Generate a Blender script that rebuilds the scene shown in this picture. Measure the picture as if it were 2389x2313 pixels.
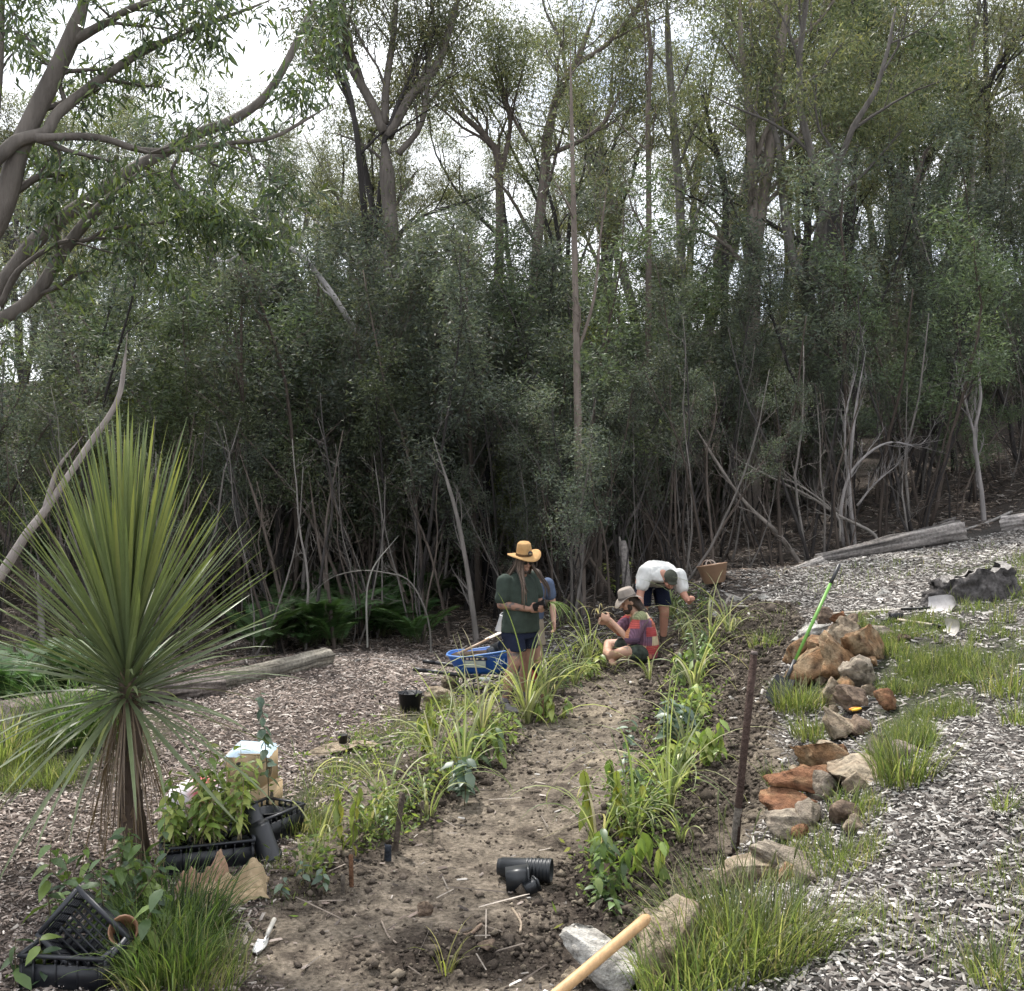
import bpy, bmesh, math, random
import numpy as np
from mathutils import Vector, Matrix
R = math.radians
for o in list(bpy.data.objects): bpy.data.objects.remove(o)
SC = bpy.context.scene
COL = SC.collection
# ------------------------------------------------------------------ camera
CAMZ = 2.40; F = 2400.0; CX = 1194.5; CY = 1156.5; PW = 2389.0
cam = bpy.data.cameras.new('camera'); camo = bpy.data.objects.new('camera', cam); COL.objects.link(camo)
camo.location = (0, 0, CAMZ); camo.rotation_euler = (R(90), 0, 0)
cam.sensor_fit = 'HORIZONTAL'; cam.sensor_width = 36; cam.lens = 36*F/PW
cam.clip_start = 0.05; cam.clip_end = 1500
SC.camera = camo
# ------------------------------------------------------------------ sky and sun
SUNV = Vector((-0.34, 0.80, 1.45)).normalized()
w = bpy.data.worlds.new('World'); SC.world = w; w.use_nodes = True
nt = w.node_tree; nt.nodes.clear()
out = nt.nodes.new('ShaderNodeOutputWorld'); bg = nt.nodes.new('ShaderNodeBackground'); bg.inputs[1].default_value = 0.115
sky = nt.nodes.new('ShaderNodeTexSky'); sky.sky_type = 'NISHITA'; sky.sun_disc = False
sky.sun_elevation = math.asin(SUNV.z); sky.sun_rotation = math.atan2(SUNV.x, SUNV.y)
sky.altitude = 100; sky.air_density = 1.0; sky.dust_density = 2.0
tc = nt.nodes.new('ShaderNodeTexCoord'); mp = nt.nodes.new('ShaderNodeMapping'); mp.inputs['Scale'].default_value = (2.2, 2.2, 4.5)
ns = nt.nodes.new('ShaderNodeTexNoise'); ns.inputs['Scale'].default_value = 1.5; ns.inputs['Detail'].default_value = 7; ns.inputs['Roughness'].default_value = .6
cr = nt.nodes.new('ShaderNodeValToRGB'); cr.color_ramp.elements[0].position = .30; cr.color_ramp.elements[1].position = .52
mx = nt.nodes.new('ShaderNodeMix'); mx.data_type = 'RGBA'; mx.inputs[7].default_value = (9.6, 9.9, 10.4, 1)
L = nt.links.new
L(tc.outputs['Generated'], mp.inputs[0]); L(mp.outputs[0], ns.inputs['Vector']); L(ns.outputs[0], cr.inputs[0]); L(cr.outputs[0], mx.inputs[0])
L(sky.outputs[0], mx.inputs[6]); L(mx.outputs[2], bg.inputs[0]); L(bg.outputs[0], out.inputs[0])
sl = bpy.data.lights.new('sun', 'SUN'); sl.energy = 3.9; sl.angle = R(1.6); sl.color = (1, .96, .90)
so = bpy.data.objects.new('sun', sl); COL.objects.link(so); so.rotation_euler = SUNV.to_track_quat('Z', 'Y').to_euler()
vs = SC.view_settings; vs.view_transform = 'Standard'; vs.look = 'None'; vs.gamma = 1; vs.exposure = 0.8; vs.use_curve_mapping = False
SC.cycles.max_bounces = 4; SC.cycles.diffuse_bounces = 2; SC.cycles.glossy_bounces = 2; SC.cycles.transmission_bounces = 2; SC.cycles.transparent_max_bounces = 4
SC.cycles.use_adaptive_sampling = True; SC.cycles.adaptive_threshold = .03; SC.cycles.time_limit = 700
# ------------------------------------------------------------------ numeric helpers
def A(x): return np.asarray(x, float)
def _h(ix, iy, iz, s):
    n = (ix*374761393 + iy*668265263 + iz*2246822519 + s*3266489917) & 0xffffffff
    n = ((n ^ (n >> 13))*1274126177) & 0xffffffff
    n = ((n ^ (n >> 16))*2654435761) & 0xffffffff
    return ((n >> 8) & 0xffff)/65535.0
def vn(x, y, z=None, s=0):
    x = A(x); y = A(y); z = np.zeros_like(x) if z is None else A(z)
    fx, fy, fz = np.floor(x), np.floor(y), np.floor(z)
    ix, iy, iz = fx.astype(np.int64), fy.astype(np.int64), fz.astype(np.int64)
    u, v, w_ = x-fx, y-fy, z-fz
    u = u*u*(3-2*u); v = v*v*(3-2*v); w_ = w_*w_*(3-2*w_)
    def l(a, b, t): return a+(b-a)*t
    r = []
    for k in (0, 1):
        r.append(l(l(_h(ix, iy, iz+k, s), _h(ix+1, iy, iz+k, s), u), l(_h(ix, iy+1, iz+k, s), _h(ix+1, iy+1, iz+k, s), u), v))
    return l(r[0], r[1], w_)*2-1
def fbm(x, y, z=None, s=0, o=4, g=.5):
    t = 0; a = 1; f = 1; n = 0
    for i in range(o):
        t = t+a*vn(A(x)*f, A(y)*f, None if z is None else A(z)*f, s+i*17); n += a; a *= g; f *= 2.03
    return t/n
def ss(a, b, x): t = np.clip((x-a)/(b-a), 0, 1); return t*t*(3-2*t)
def unit(v): v = A(v); return v/(np.linalg.norm(v, axis=-1, keepdims=True)+1e-12)
# ------------------------------------------------------------------ mesh helpers
def mkmesh(name, V, Fs, C=None, smooth=False):
    V = A(V).reshape(-1, 3)
    if not isinstance(Fs, list): Fs = [Fs]
    Fs = [np.asarray(f, np.int32) for f in Fs if len(f)]
    me = bpy.data.meshes.new(name)
    nl = sum(f.size for f in Fs); nf = sum(len(f) for f in Fs)
    me.vertices.add(len(V)); me.vertices.foreach_set('co', V.astype(np.float32).ravel())
    me.loops.add(nl); me.loops.foreach_set('vertex_index', np.concatenate([f.ravel() for f in Fs]))
    me.polygons.add(nf)
    tot = np.concatenate([np.full(len(f), f.shape[1], np.int32) for f in Fs])
    st = np.concatenate([[0], np.cumsum(tot)[:-1]]).astype(np.int32)
    me.polygons.foreach_set('loop_start', st); me.polygons.foreach_set('loop_total', tot)
    if smooth: me.polygons.foreach_set('use_smooth', np.ones(nf, bool))
    if C is not None:
        C = A(C).reshape(-1, 3); at = me.color_attributes.new('Col', 'FLOAT_COLOR', 'POINT')
        at.data.foreach_set('color', np.c_[C, np.ones(len(C))].astype(np.float32).ravel())
    me.update(calc_edges=True); me.validate()
    return me
class MB:
    """collects pieces into one mesh"""
    def __init__(s): s.V = []; s.F = {3: [], 4: []}; s.C = []; s.n = 0; s.col = (.5, .5, .5)
    def add(s, V, Fs, C=None):
        V = A(V).reshape(-1, 3)
        if not (isinstance(Fs, list) and isinstance(Fs[0], np.ndarray) and Fs[0].ndim == 2): Fs = [np.asarray(Fs)]
        for f in Fs:
            f = np.asarray(f, np.int64)
            if len(f): s.F[f.shape[1]].append(f+s.n)
        s.V.append(V); c = s.col if C is None else C
        s.C.append(np.broadcast_to(A(c), (len(V), 3)) if A(c).ndim == 1 else A(c)); s.n += len(V)
        return s
    def box(s, c, d, rot=None, C=None):
        q = A([[-1,-1,-1],[1,-1,-1],[1,1,-1],[-1,1,-1],[-1,-1,1],[1,-1,1],[1,1,1],[-1,1,1]])*A(d)/2
        if rot is not None: q = q @ A(rot).T
        return s.add(q+A(c), [[0,3,2,1],[4,5,6,7],[0,1,5,4],[1,2,6,5],[2,3,7,6],[3,0,4,7]], C)
    def tube(s, P, r, n=6, cap=True, C=None, squash=1.0):
        P = A(P); m = len(P); r = np.broadcast_to(A(r), (m,))
        T = np.gradient(P, axis=0); T = unit(T)
        ref = A([0, 0, 1]) if abs(T[0][2]) < .9 else A([1, 0, 0])
        U = unit(np.cross(T, ref)); W = np.cross(T, U)
        a = np.arange(n)*2*math.pi/n
        ring = (np.cos(a)[None, :, None]*U[:, None, :]+squash*np.sin(a)[None, :, None]*W[:, None, :])*r[:, None, None]+P[:, None, :]
        V = ring.reshape(-1, 3)
        i = np.arange(m-1)[:, None]*n; j = np.arange(n)[None, :]; k = (j+1) % n
        Fq = np.stack([i+j, i+k, i+n+k, i+n+j], -1).reshape(-1, 4)
        Fs = [Fq]
        if cap:
            V = np.vstack([V, P[:1], P[-1:]]); b = m*n; jj = np.arange(n); kk = (jj+1) % n
            Fs.append(np.stack([kk, jj, np.full(n, b)], -1)); Fs.append(np.stack([(m-1)*n+jj, (m-1)*n+kk, np.full(n, b+1)], -1))
        return s.add(V, Fs, C)
    def lathe(s, prof, n=20, M=None, C=None, sx=1, sy=1):
        prof = A(prof); m = len(prof); a = np.arange(n)*2*math.pi/n
        V = np.stack([prof[:, 0][:, None]*np.cos(a)*sx, prof[:, 0][:, None]*np.sin(a)*sy, np.broadcast_to(prof[:, 1][:, None], (m, n))], -1).reshape(-1, 3)
        if M is not None: V = xf(M, V)
        i = np.arange(m-1)[:, None]*n; j = np.arange(n)[None, :]; k = (j+1) % n
        return s.add(V, np.stack([i+j, i+k, i+n+k, i+n+j], -1).reshape(-1, 4), C)
    def mesh(s, name, smooth=False):
        Fs = [np.concatenate(s.F[k]) for k in (3, 4) if s.F[k]]
        return mkmesh(name, np.concatenate(s.V), Fs, np.concatenate(s.C), smooth)
    def build(s, name, m, parent=None, smooth=False): return obj(name, s.mesh(name, smooth), m, parent)
def xf(M, V): M = A(M); return A(V) @ M[:3, :3].T + M[:3, 3]
def obj(name, me, m=None, parent=None):
    o = bpy.data.objects.new(name, me); COL.objects.link(o)
    if m is not None and me is not None and not me.materials: me.materials.append(m)
    if parent is not None: o.parent = parent
    return o
def tag(o, label=None, cat=None, group=None, kind=None):
    if label: o['label'] = label
    if cat: o['category'] = cat
    if group: o['group'] = group
    if kind: o['kind'] = kind
    return o
def thing(name, label, cat, loc=(0, 0, 0), rz=0, group=None, rot=None):
    o = bpy.data.objects.new(name, None); COL.objects.link(o); o.empty_display_size = .1
    o.location = loc; o.rotation_euler = rot if rot is not None else (0, 0, rz)
    return tag(o, label, cat, group)
def orient(fwd, up=(0, 0, 1)):
    f = Vector(fwd).normalized(); x = f.cross(Vector(up)).normalized(); u = x.cross(f)
    return A([[x[0], f[0], u[0]], [x[1], f[1], u[1]], [x[2], f[2], u[2]]])   # columns: right, forward, up
# ------------------------------------------------------------------ materials
def mat(name, col=(.5, .5, .5), rough=.8, vcol=False, var=.25, nscale=8, detail=4, bump=.0, bscale=None, transl=0, spec=.3, metal=0, stretch=None, objrand=0, coat=0, sheen=0):
    m = bpy.data.materials.new(name); m.use_nodes = True; n = m.node_tree; n.nodes.clear(); lk = n.links.new
    o = n.nodes.new('ShaderNodeOutputMaterial'); p = n.nodes.new('ShaderNodeBsdfPrincipled')
    p.inputs['Roughness'].default_value = rough; p.inputs['Specular IOR Level'].default_value = spec; p.inputs['Metallic'].default_value = metal
    p.inputs['Coat Weight'].default_value = coat
    if vcol:
        a = n.nodes.new('ShaderNodeVertexColor'); a.layer_name = 'Col'; c = a.outputs[0]
    else:
        a = n.nodes.new('ShaderNodeRGB'); a.outputs[0].default_value = (*col, 1); c = a.outputs[0]
    t = n.nodes.new('ShaderNodeTexCoord'); mp = n.nodes.new('ShaderNodeMapping'); lk(t.outputs['Object'], mp.inputs[0])
    if stretch: mp.inputs['Scale'].default_value = stretch
    if var > 0:
        z = n.nodes.new('ShaderNodeTexNoise'); z.inputs['Scale'].default_value = nscale; z.inputs['Detail'].default_value = detail; z.inputs['Roughness'].default_value = .65
        lk(mp.outputs[0], z.inputs['Vector'])
        mr = n.nodes.new('ShaderNodeMapRange'); mr.inputs[1].default_value = .25; mr.inputs[2].default_value = .75; mr.inputs[3].default_value = 1-var; mr.inputs[4].default_value = 1+var
        lk(z.outputs[0], mr.inputs[0])
        h = n.nodes.new('ShaderNodeMix'); h.data_type = 'RGBA'; h.blend_type = 'MULTIPLY'; h.inputs[0].default_value = 1
        lk(c, h.inputs[6]); lk(mr.outputs[0], h.inputs[7]); c = h.outputs[2]
    if objrand:
        oi = n.nodes.new('ShaderNodeObjectInfo'); hs = n.nodes.new('ShaderNodeHueSaturation')
        m1 = n.nodes.new('ShaderNodeMapRange'); m1.inputs[3].default_value = 1-objrand; m1.inputs[4].default_value = 1+objrand
        m2 = n.nodes.new('ShaderNodeMapRange'); m2.inputs[3].default_value = .5-.05*objrand; m2.inputs[4].default_value = .5+.05*objrand
        lk(oi.outputs['Random'], m1.inputs[0]); lk(oi.outputs['Random'], m2.inputs[0]); lk(m1.outputs[0], hs.inputs['Value']); lk(m2.outputs[0], hs.inputs['Hue']); lk(c, hs.inputs['Color']); c = hs.outputs[0]
    lk(c, p.inputs['Base Color'])
    if bump > 0:
        zb = n.nodes.new('ShaderNodeTexNoise'); zb.inputs['Scale'].default_value = bscale or nscale*3; zb.inputs['Detail'].default_value = 4; zb.inputs['Roughness'].default_value = .7
        lk(mp.outputs[0], zb.inputs['Vector']); b = n.nodes.new('ShaderNodeBump'); b.inputs['Strength'].default_value = bump; b.inputs['Distance'].default_value = .02
        lk(zb.outputs[0], b.inputs['Height']); lk(b.outputs[0], p.inputs['Normal'])
    if transl > 0:
        tr = n.nodes.new('ShaderNodeBsdfTranslucent'); ms = n.nodes.new('ShaderNodeMixShader'); ms.inputs[0].default_value = transl
        g = n.nodes.new('ShaderNodeMix'); g.data_type = 'RGBA'; g.blend_type = 'MULTIPLY'; g.inputs[0].default_value = 1; g.inputs[7].default_value = (1.25, 1.3, .8, 1)
        lk(c, g.inputs[6]); lk(g.outputs[2], tr.inputs[0]); lk(p.outputs[0], ms.inputs[1]); lk(tr.outputs[0], ms.inputs[2]); lk(ms.outputs[0], o.inputs[0])
    else: lk(p.outputs[0], o.inputs[0])
    return m
M = {}
M['ground'] = mat('ground', vcol=True, rough=.95, var=.75, nscale=30, detail=5, bump=1.5, bscale=45, spec=.1)
M['chip'] = mat('wood_chip', vcol=True, rough=.8, var=.25, nscale=40, spec=.25)
M['clod'] = mat('soil_clod', vcol=True, rough=.95, var=.3, nscale=60, spec=.1, bump=.5, bscale=120)
M['leaf'] = mat('leaf', vcol=True, rough=.55, var=0, transl=.34, spec=.25, objrand=.3)
M['leaf_near'] = mat('leaf_near', vcol=True, rough=.45, var=.15, nscale=30, transl=.3, spec=.5, objrand=.1)
M['grass'] = mat('grass_blade', vcol=True, rough=.5, var=0, transl=.5, spec=.4, objrand=.08)
M['bark'] = mat('bark', vcol=True, rough=.9, var=.4, nscale=9, bump=.8, bscale=25, stretch=(1, 1, .18), spec=.15)
M['twig'] = mat('twig', vcol=True, rough=.9, var=.2, nscale=20, spec=.15)
M['wood'] = mat('weathered_wood', vcol=True, rough=.9, var=.55, nscale=22, bump=1.2, bscale=50, stretch=(1, 1, 1), spec=.15)
M['rock'] = mat('rock', vcol=True, rough=.9, var=.6, nscale=14, detail=7, bump=1.6, bscale=34, spec=.2)
M['black'] = mat('black_plastic', (.012, .013, .016), rough=.38, var=.2, nscale=30, spec=.5)
M['skin'] = mat('skin', vcol=True, rough=.55, var=.1, nscale=18, spec=.35)
M['cloth'] = mat('cloth', vcol=True, rough=.9, var=.16, nscale=14, bump=.35, bscale=30, spec=.1)
M['hair'] = mat('hair', vcol=True, rough=.6, var=.35, nscale=60, stretch=(1, 1, .1), bump=.6, bscale=90, spec=.35)
M['paint'] = mat('painted_surface', vcol=True, rough=.42, var=.1, nscale=12, spec=.45)
M['metal'] = mat('worn_metal', vcol=True, rough=.45, var=.25, nscale=16, spec=.5, metal=.65)
# ------------------------------------------------------------------ terrain
def at(px, py, d): return A([(px-CX)/F*d, d, CAMZ-(py-CY)/F*d])
CP = [(1200,2313,5),(1100,2050,6.7),(700,2050,6.5),(900,2200,5.65),(1250,1850,8.4),(1150,1750,9.8),(1400,1640,11.6),(1480,1560,14),(1350,1600,12.8),
 (1560,1490,15.2),(1600,1440,16),(1690,1505,13.2),(1750,1425,14.6),(1665,1362,16.4),(1780,1530,11.8),(1850,1325,18),(1620,1565,12.3),(1600,1700,9.8),(1550,1850,8.1),(1400,2080,6.45),
 (1700,1700,9.4),(1650,2050,6.4),(1735,1975,6.8),(1800,2060,6.05),(1900,2050,5.65),(2050,1800,6.9),(2150,1900,5.85),(2389,2313,3.9),(2389,2000,5.0),(1800,2313,4.3),(1500,2313,4.65),
 (2389,1700,7.0),(2250,1600,8.6),(2100,1560,9.6),(2020,1640,8.9),(1900,1660,9.2),(1810,1645,9.5),(2389,1450,10.5),(2210,1440,10.6),(1950,1450,12),(2270,1370,12.7),(2389,1300,14.3),(2389,1240,17),(2150,1280,17),
 (300,2010,7),(150,2270,5.2),(0,2000,6.9),(0,2313,5.0),(500,2000,6.9),(600,1700,10.6),(0,1740,10),(100,1700,10.7),(760,1545,14.6),(400,1640,12),(960,1660,11.4),(1110,1600,13),
 (700,1490,17.2),(0,1620,14),(300,1560,16.2),(1100,1490,17.5),(1355,1425,17.3),(1520,1390,18),(1850,1290,20),(2150,1220,20),(2389,1190,20)]
PTS = [at(*c) for c in CP]
for x, y, z in [(0,30,2.0),(-12,30,1.6),(12,30,4.4),(0,48,8.6),(-20,48,7.4),(20,48,11.5),(0,70,10.5),(-35,70,9.5),(35,70,13),(0,120,8),(-60,120,8),(60,120,9),
                (-4,1.5,.2),(0,1.5,.45),(3,1.5,.75),(-9,8,-.15),(-12,14,-.3),(9,12,2.0),(10,20,2.9),(-16,22,.2),(0,-2,.5)]:
    PTS.append(A([x, y, z]))
PTS = A(PTS); _n = len(PTS)
def _k(d2): return .5*d2*np.log(d2+1e-9)
_d2 = ((PTS[:, None, :2]-PTS[None, :, :2])**2).sum(-1)
_Am = np.zeros((_n+3, _n+3)); _Am[:_n, :_n] = _k(_d2)+np.eye(_n)*.25; _Am[:_n, _n] = 1; _Am[:_n, _n+1:] = PTS[:, :2]; _Am[_n:, :_n] = _Am[:_n, _n:].T
_w = np.linalg.solve(_Am, np.r_[PTS[:, 2], 0, 0, 0])
def H0(x, y):
    x = A(x); y = A(y); sh = x.shape; x = x.ravel(); y = y.ravel(); r = np.empty(len(x))
    for i in range(0, len(x), 20000):
        X = x[i:i+20000]; Y = y[i:i+20000]
        r[i:i+20000] = _k((X[:, None]-PTS[None, :, 0])**2+(Y[:, None]-PTS[None, :, 1])**2) @ _w[:_n]+_w[_n]+_w[_n+1]*X+_w[_n+2]*Y
    return r.reshape(sh)
_ys = np.geomspace(2.5, 90, 700)
def G0(px, py):
    x = (px-CX)/F*_ys; z = CAMZ-(py-CY)/F*_ys; d = z-H0(x, _ys)
    k = np.argmax(d < 0)
    if d[k] >= 0: k = len(_ys)-1
    a, b = _ys[k-1], _ys[k]; da, db = d[k-1], d[k]; y = a+(b-a)*da/(da-db)
    return A([(px-CX)/F*y, y])
def poly(pp): return A([G0(*p) for p in pp])
def inside(P, x, y):
    r = np.zeros(x.shape, bool); j = len(P)-1
    for i in range(len(P)):
        c = ((P[i, 1] > y) != (P[j, 1] > y)) & (x < (P[j, 0]-P[i, 0])*(y-P[i, 1])/(P[j, 1]-P[i, 1]+1e-12)+P[i, 0])
        r ^= c; j = i
    return r
def dseg(P, x, y, close=False):
    d = np.full(x.shape, 1e9); n = len(P)
    for i in range(n if close else n-1):
        a = P[i]; b = P[(i+1) % n]; v = b-a; t = np.clip(((x-a[0])*v[0]+(y-a[1])*v[1])/(v@v+1e-9), 0, 1)
        d = np.minimum(d, np.hypot(x-a[0]-t*v[0], y-a[1]-t*v[1]))
    return d
def sd(P, x, y): d = dseg(P, x, y, True); return np.where(inside(P, x, y), -d, d)
SOIL = poly([(590,2100),(650,1975),(760,1900),(880,1800),(1000,1720),(1120,1650),(1290,1560),(1400,1500),(1480,1470),(1600,1420),(1760,1400),(1860,1425),(1880,1490),(1830,1560),(1800,1620),(1830,1700),(1870,1800),(1800,1930),(1740,2020),(1640,2090),(1590,2170),(1430,2313),(650,2313),(560,2210)])
ROWL = poly([(700,2080),(830,1990),(960,1890),(1080,1780),(1180,1680),(1300,1590),(1400,1520)])
ROWR = poly([(1390,2120),(1470,1960),(1540,1830),(1590,1700),(1620,1600),(1640,1520)])
TRN = poly([(1640,2000),(1680,1850),(1720,1700),(1760,1580),(1780,1500)])
CLODP = poly([(820,2210),(1000,2170),(1200,2150),(1330,2130),(1450,2120),(1500,2200),(1400,2290),(1150,2300),(900,2290)])
GRS = [poly(q) for q in ([(590,2000),(640,1900),(720,1800),(830,1720),(960,1650),(1060,1640),(1000,1720),(860,1810),(760,1890),(680,1960)],
   [(0,1700),(200,1680),(400,1660),(430,1700),(330,1770),(170,1830),(0,1850)], [(2040,1500),(2200,1510),(2270,1590),(2200,1640),(2130,1730),(2080,1800),(2040,1700),(2030,1600)],
   [(1970,1440),(2200,1430),(2260,1470),(2100,1490),(1980,1470)], [(2280,1460),(2389,1440),(2389,1600),(2310,1560),(2290,1500)], [(2180,1330),(2389,1300),(2389,1420),(2270,1440)],
   [(1560,2110),(1700,2080),(1900,2150),(1950,2230),(1850,2313),(1480,2313)])]
FOREST = np.vstack([[(-60,12.5),(-9,12.0)], poly([(0,1675),(400,1615),(760,1535),(950,1515),(1100,1508),(1300,1515),(1450,1500),(1560,1445),(1640,1395),(1780,1385),(1860,1325),(2000,1300),(2250,1245),(2389,1215)]), [(9.5,18.5),(60,20),(60,200),(-60,200)]])
def fields(x, y):
    n1 = fbm(x*1.3, y*1.3, s=3)*.25+fbm(x*5, y*5, s=9)*.08
    soil = ss(.12, -.12, sd(SOIL, x, y)+n1*.7)
    dk = np.maximum.reduce([ss(.55, .02, dseg(ROWL, x, y)+n1*1.6), ss(.62, .05, dseg(ROWR, x, y)+n1*1.6), .75*ss(.6, .05, dseg(TRN, x, y)+n1*1.6), .85*ss(.2, -.2, sd(CLODP, x, y)+n1*1.3)])
    gr = np.zeros_like(x)
    for g in GRS: gr = np.maximum(gr, ss(.15, -.2, sd(g, x, y)+n1*1.6))
    fo = ss(.5, -.8, sd(FOREST, x, y)+n1*3)
    return soil, dk, gr, fo
def H(x, y, full=True, fl=None):
    x = A(x); y = A(y); h = H0(x, y)
    if not full: return h
    soil, dk, gr, fo = fl if fl is not None else fields(x, y)
    h = h+fbm(x*.9, y*.9, s=21, o=3)*.035*(1-soil*.5)
    bank = ss(.9, .0, np.hypot((x-2.75)/1.2, (y-13.3)/1.9)-.6)
    h = h+soil*(fbm(x*4, y*4, s=5, o=4)*.03+np.abs(fbm(x*9, y*9, s=61, o=3))*.02)+soil*dk*(np.abs(fbm(x*7, y*7, s=6, o=3))*.10+np.abs(fbm(x*14, y*14, s=31, o=2))*.045-.04)
    h = h+bank*soil*(np.abs(fbm(x*3.5, y*3.5, s=8, o=4))*.22)+(1-soil)*fbm(x*9, y*9, s=12, o=2)*.012+fo*fbm(x*1.7, y*1.7, s=14)*.09
    return h
def Hs(x, y): return float(H(A([x]), A([y]))[0])
def G(px, py):
    p = G0(px, py); return A([p[0], p[1], Hs(p[0], p[1])])
def onto(x, y, dz=0): return A([x, y, Hs(x, y)+dz])
def axis(parts):
    v = []
    for a, b, s in parts: v.append(np.arange(a, b, s))
    return np.unique(np.round(np.concatenate(v), 4))
gx = axis([(-110,-30,6),(-30,-12,1.2),(-12,-5.5,.25),(-5.5,5.6,.036),(5.6,12,.25),(12,30,1.2),(30,116,6)])
gy = axis([(-8,3,.5),(3,11,.036),(11,17,.055),(17,24,.2),(24,60,1.0),(60,200,7)])
X, Y = np.meshgrid(gx, gy); fl = fields(X, Y); Z = H(X, Y, True, fl)
soil, dk, gr, fo = [f.ravel() for f in fl]
x = X.ravel(); y = Y.ravel()
def mixc(c, t, d): return c*(1-t[:, None])+A(d)*t[:, None]
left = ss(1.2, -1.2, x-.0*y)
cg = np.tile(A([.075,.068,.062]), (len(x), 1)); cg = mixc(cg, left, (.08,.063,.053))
cg = cg*(1+.45*fbm(x*3, y*3, s=40))[:, None]
so_ = mixc(np.tile(A([.18,.15,.117]), (len(x), 1)), ss(-.1, .5, fbm(x*1.1, y*1.1, s=44)), (.25,.208,.155)); so_ = mixc(so_, .8*ss(-.05, .45, fbm(x*7, y*7, s=46)), (.07,.056,.045)); so_ = so_*(1+.35*vn(x*19, y*19, s=47))[:, None]
so_ = mixc(so_, np.clip(dk*1.05, 0, 1), (.042,.033,.027))
bk = ss(.9, .0, np.hypot((x-2.75)/1.3, (y-13.6)/2.2)-.6); so_ = mixc(so_, bk*.8, (.045,.037,.031))
cg = mixc(cg, soil, so_*1.0) if False else cg*(1-soil[:, None])+so_*soil[:, None]
cg = cg*(1-(gr*.75)[:, None])+A([.06,.07,.035])*(gr*.75)[:, None]
cg = cg*(1-fo[:, None])+(A([.06,.05,.043])*(1+.5*fbm(x*2, y*2, s=50))[:, None])*fo[:, None]
ni, nj = len(gy), len(gx); idx = (np.arange(ni-1)[:, None]*nj+np.arange(nj-1)[None, :])
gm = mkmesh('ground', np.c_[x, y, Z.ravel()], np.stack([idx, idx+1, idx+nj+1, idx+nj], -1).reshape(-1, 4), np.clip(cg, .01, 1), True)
tag(obj('ground', gm, M['ground']), kind='structure')
del X, Y, Z, idx
# ------------------------------------------------------------------ loose stuff on the ground
rs = np.random.RandomState(11)
def infr(x, y, m=.06): return (np.abs(x) < y*(.4977+m)+.2)
def scatter(n, y0, y1, dens):
    """positions over the view, thinned by dens(x,y,fields)->0..1"""
    yy = np.sqrt(rs.rand(n)*(y1*y1-y0*y0)+y0*y0); xx = (rs.rand(n)*2-1)*(yy*.54+.2)
    f = fields(xx, yy); k = rs.rand(n) < dens(xx, yy, *f)
    return xx[k], yy[k], [q[k] for q in f]
def slivers(xx, yy, zz, Ls, Ws, Ts, tilt, C, name, m, label, cat):
    n = len(xx); a = rs.rand(n)*2*math.pi; t = rs.randn(n)*tilt; rl = rs.randn(n)*tilt
    d = np.stack([np.cos(a)*np.cos(t), np.sin(a)*np.cos(t), np.sin(t)], -1); s_ = np.stack([-np.sin(a), np.cos(a), np.tan(rl)], -1); s_ = unit(s_); u = np.cross(d, s_)
    P = np.stack([xx, yy, zz], -1)[:, None, :]; d = d[:, None, :]; s_ = s_[:, None, :]; u = u[:, None, :]
    e = rs.uniform(.35, 1, (n, 4))
    k = [(-.5,-.5,0),(.5,-.5,0),(.5,.5,0),(-.5,.5,0),(-.4,0,1),(.42,0,1)]
    V = np.concatenate([P+d*(i*Ls[:, None, None])+s_*(j*Ws[:, None, None]*(e[:, q % 4][:, None, None]))+u*(h*Ts[:, None, None]) for q, (i, j, h) in enumerate(k)], 1)
    b = np.arange(n)[:, None]*6
    Fq = np.concatenate([b+A([[0,1,5,4]]).astype(int), b+A([[2,3,4,5]]).astype(int)]); Ft = np.concatenate([b+A([[1,2,5]]).astype(int), b+A([[3,0,4]]).astype(int)])
    o = obj(name, mkmesh(name, V.reshape(-1, 3), [Fq, Ft], np.repeat(C, 6, 0)), m); return tag(o, label, cat, kind='stuff')
def pal(n, cols, wts, jit=.25):
    c = A(cols)[rs.choice(len(cols), n, p=A(wts)/sum(wts))]; return np.clip(c*(1+jit*rs.randn(n, 1)), .01, .9)
NCH = 500000
def dch(x, y, so, dk, gr, fo):
    d = np.clip((1-so)*(1-.75*gr)*(1-.6*fo)+so*.02*(1-dk), 0, 1); return d*np.where(y < 6.5, 1, np.where(y < 10, .62, .34))
cx_, cy_, cf = scatter(NCH, 3.2, 17.5, dch)
n = len(cx_); lf = ss(1.0, -1.0, cx_)
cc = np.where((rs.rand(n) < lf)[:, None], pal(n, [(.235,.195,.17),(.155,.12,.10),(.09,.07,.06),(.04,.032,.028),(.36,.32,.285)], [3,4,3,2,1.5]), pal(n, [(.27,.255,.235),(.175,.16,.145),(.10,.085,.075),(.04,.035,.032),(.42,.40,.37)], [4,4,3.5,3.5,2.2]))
sc = np.where(cy_ < 7, 1, 1+.07*(cy_-7)); Ls = np.clip(rs.lognormal(math.log(.025), .5, n), .009, .08)*sc; Ws = Ls*rs.uniform(.22, .5, n)
slivers(cx_, cy_, H(cx_, cy_, True, cf)+.004+rs.rand(n)*.012, Ls, Ws, Ws*.28+.002, .25, cc, 'mulch_chips', M['chip'], 'pale and brown wood chip mulch covering the ground around the bed', 'mulch')
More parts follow.
